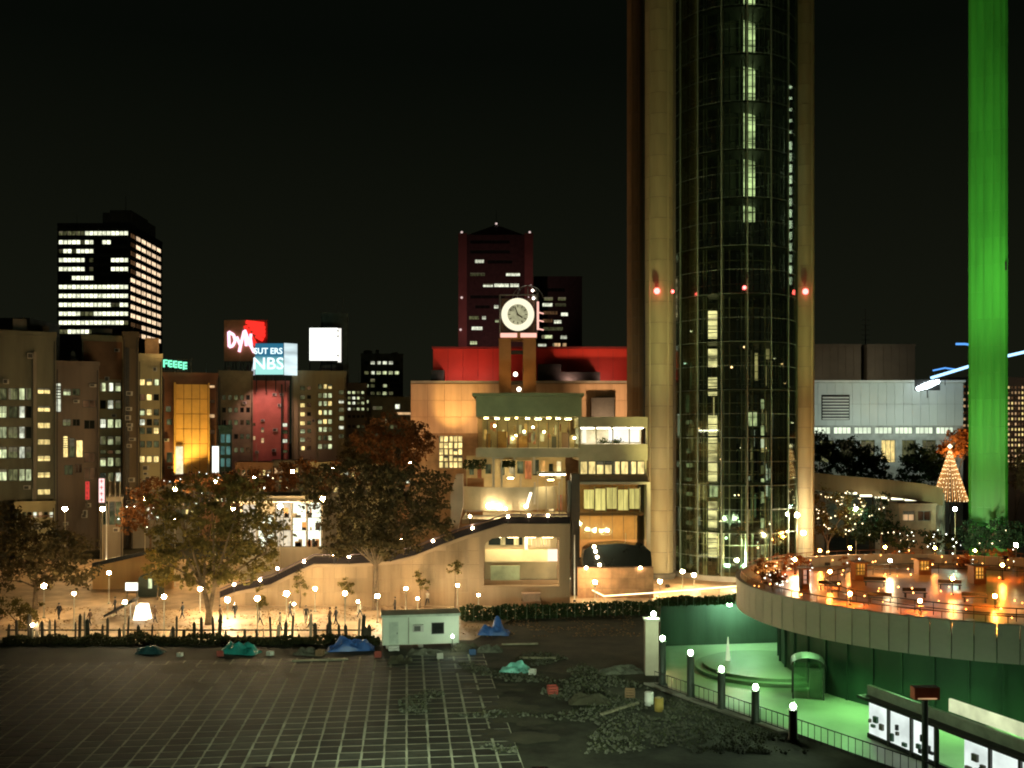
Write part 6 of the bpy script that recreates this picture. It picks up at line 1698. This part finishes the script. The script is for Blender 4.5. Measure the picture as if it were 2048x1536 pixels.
# shopfront under the terrace
P1, P2 = Vector((27.4, 77.0, 0)), Vector((33.5, 58.0, 0))
dd = (P2 - P1); LS = dd.length
sf = thing('court_shop', 'white lit shopfront below the round terrace', 'shop', (P1.x, P1.y, PITZ), math.atan2(dd.y, dd.x))
zt_ = Z(1398, 77) - PITZ
M_sw = glow('shop_white', (.88, 1.0, .93), 1.0, True, .25, (.5, .5, .5))
MB().box(0, LS, .1, .4, zt_ + .35, zt_ + 1.1).build('fascia', mat('fascia_grey_green', (.30, .36, .28), .5), sf)
MB().box(-.2, LS, -.7, 1, zt_ + .12, zt_ + .347).build('canopy', M_dark, sf)
n = 8
for k in range(n):
    a, c = LS * k / n + .1, LS * (k + 1) / n - .1
    if k == 3: continue
    MB().box(a, c, .2, .3, .35, zt_ + .1).build('lit_window', M_sw, sf)
    MB().box(c, c + .2, 0, .3, 0, zt_ + .1).build('frame_post', M_frame, sf)
    for q in range(5):
        x = random.uniform(a + .1, c - .5); z = random.uniform(.5, 1.6); MB().box(x, x + random.uniform(.15, .5), -.02, .18, z, z + random.uniform(.15, .6)).build('goods', random.choice([M_dark, M_conc_d, mat('goods_green', (.1, .2, .14))]), sf)
MB().box(0, LS, .1, .4, 0, .35).build('plinth', M_dark, sf)
MB().box(LS * 3 / n, LS, 1.2, 1.4, zt_ + .9, zt_ + 1.8).build('lit_lightbox', glow('lightbox_yellow', (.85, .95, .55), .8, True, .3, (.6, .6, .6)), sf)
sp_ = thing('sign_post', 'dark post carrying a dull red box sign', 'sign', (X(1850, 63), 63, PITZ))
MB().tube((0, 0, 0), (0, 0, Z(1398, 63) - PITZ), .2, .2, 12).build('post', mat('bollard_green', (.025, .035, .025)), sp_)
MB().box(-.8, .8, -.35, .35, Z(1397, 63) - PITZ, Z(1373, 63) - PITZ).build('sign_box', mat('dull_red_sign', (.36, .06, .03), .5), sp_)
MB().box(-.6, .6, -.4, -.353, Z(1395.5, 63) - PITZ, Z(1393.5, 63) - PITZ).build('light_strip', W_warm, sp_)
# two court posts at the bottom frame edge
for (u, v, w) in ((1588, 1408, 'beside the last bollard'), (1608, 1410, 'standing alone')):
    pass

# ================================================================== PEOPLE
def person(label, u, vb, coat, legs, hair, heading=0.0, stride=.22, arm=.15, h=1.7, z0=0.0):
    Y = GY(vb, z0)
    s = h / 1.75
    J = [((0, 0, .95), .15), ((0, 0, 1.15), .135), ((0, 0, 1.38), .165), ((0, 0, 1.50), .06), ((0, .02, 1.58), .075), ((0, .02, 1.68), .092), ((0, .01, 1.75), .05),
         ((.10, 0, .90), .10), ((.11, stride * .5, .50), .068), ((.11, stride, .10), .048), ((.11, stride + .16, .05), .04),
         ((-.10, 0, .90), .10), ((-.11, -stride * .3, .50), .068), ((-.11, -stride, .12), .048), ((-.11, -stride + .14, .05), .04),
         ((.20, 0, 1.40), .065), ((.25, -arm * .6, 1.12), .048), ((.25, arm * .3, .88), .036), ((.25, arm * .5, .78), .034),
         ((-.20, 0, 1.40), .065), ((-.25, arm * .6, 1.12), .048), ((-.25, arm * 1.3, .90), .036), ((-.25, arm * 1.6, .80), .034)]
    E = [(0, 1), (1, 2), (2, 3), (3, 4), (4, 5), (5, 6), (0, 7), (7, 8), (8, 9), (9, 10), (0, 11), (11, 12), (12, 13), (13, 14), (2, 15), (15, 16), (16, 17), (17, 18), (2, 19), (19, 20), (20, 21), (21, 22)]
    me = bpy.data.meshes.new('person'); me.from_pydata([tuple(c * s for c in p[0]) for p in J], E, [])
    o = bpy.data.objects.new('person_tmp', me); COL.objects.link(o)
    sk = o.modifiers.new('skin', 'SKIN'); su = o.modifiers.new('sub', 'SUBSURF'); su.levels = su.render_levels = 1
    for k, (p, r_) in enumerate(J): me.skin_vertices[0].data[k].radius = (r_ * s, r_ * s)
    me.skin_vertices[0].data[0].use_root = True
    dg = bpy.context.evaluated_depsgraph_get(); ev = o.evaluated_get(dg)
    m2 = bpy.data.meshes.new_from_object(ev); bpy.data.objects.remove(o)
    for m_ in (coat, legs, mat('skin', (.42, .27, .19), .6), M_dark): m2.materials.append(m_)
    for p in m2.polygons:
        z = p.center.z / s
        p.material_index = 2 if (z > 1.5 or (abs(p.center.x) > .2 * s and z < .84 and z > .7)) else 3 if z < .09 else 1 if z < .88 else 0
        p.use_smooth = True
    t = thing('person', label, 'person', (X(u, Y), Y, z0), heading)
    link('body', m2, t)
    b = MB(); b.ball((0, -.0, 1.69 * s), .105 * s, 10, 0, 1.05); me3 = b.mesh('hair', hair, True)
    for v_ in me3.vertices:
        if v_.co.y > .05 * s and v_.co.z < 1.70 * s: v_.co.y = .05 * s
    link('hair', me3, t)
Mk = mat('black_coat', (.02, .02, .022), .8, .2, 3, .1); Mt = mat('dark_trousers', (.03, .03, .035), .8, .2, 3, .1); Mh = mat('black_hair', (.012, .01, .01), .5, .2, 5, 0)
Mb = mat('brown_coat', (.10, .055, .03), .8, .2, 3, .1); Mg = mat('pale_coat', (.42, .36, .28), .8, .2, 3, .1)
person('person in a black coat beside the salmon pedestal', 1050, 1186, Mk, Mt, Mh, R(180))
person('person in a dark coat walking past the lit underpass', 1082, 1192, Mb, Mt, Mh, R(80), .28)
person('person in a black coat crossing the pale plaza alone', 612, 1246, Mk, Mt, Mh, R(200), .25)
person('person in a brown coat walking close to the young trees', 622, 1256, Mb, Mt, Mh, R(100), .3)
person('person in a pale coat behind the teal tarpaulin', 520, 1252, Mg, Mt, Mh, R(-70), .28)
person('person in a black coat under the forked tree', 365, 1238, Mk, Mt, Mh, R(90), .25)
person('person in a brown coat near the glowing tent', 310, 1246, Mb, Mt, Mh, R(-90), .22)
person('person in a pale coat near the low wall light', 855, 1212, Mg, Mt, Mh, R(150), .25)
person('person in a dark coat by the garden light left end', 118, 1240, Mk, Mt, Mh, R(60), .25)

for k, (u, v, c_, hd, w) in enumerate(((180, 1252, Mb, 80, 'left of the globe lamp near the fence'), (230, 1228, Mk, 100, 'on the bright plaza below the retaining wall'), (440, 1246, Mb, -80, 'right of the forked trunk'), (470, 1238, Mk, 60, 'facing the stone ramp'),
        (560, 1262, Mg, 90, 'behind the paling fence gap'), (580, 1236, Mk, -90, 'under the young tree'), (660, 1250, Mb, 85, 'beside the globe lamp pole'), (672, 1250, Mk, 85, 'walking beside the brown coat'), (720, 1236, Mg, -85, 'near the bare trunk'), (790, 1226, Mk, 95, 'behind the trailer roof'), (1010, 1196, Mb, 90, 'at the underpass steps'), (1130, 1204, Mk, -80, 'by the lit handrail'))):
    person({id(Mk): 'person in a black coat ', id(Mb): 'person in a brown coat ', id(Mg): 'person in a pale coat '}[id(c_)] + w, u, v, c_, Mt, Mh, R(hd), random.uniform(.15, .3), h=random.uniform(1.6, 1.8))
for o in list(bpy.data.objects):
    for k in ('_W', '_H'):
        if k in o: del o[k]
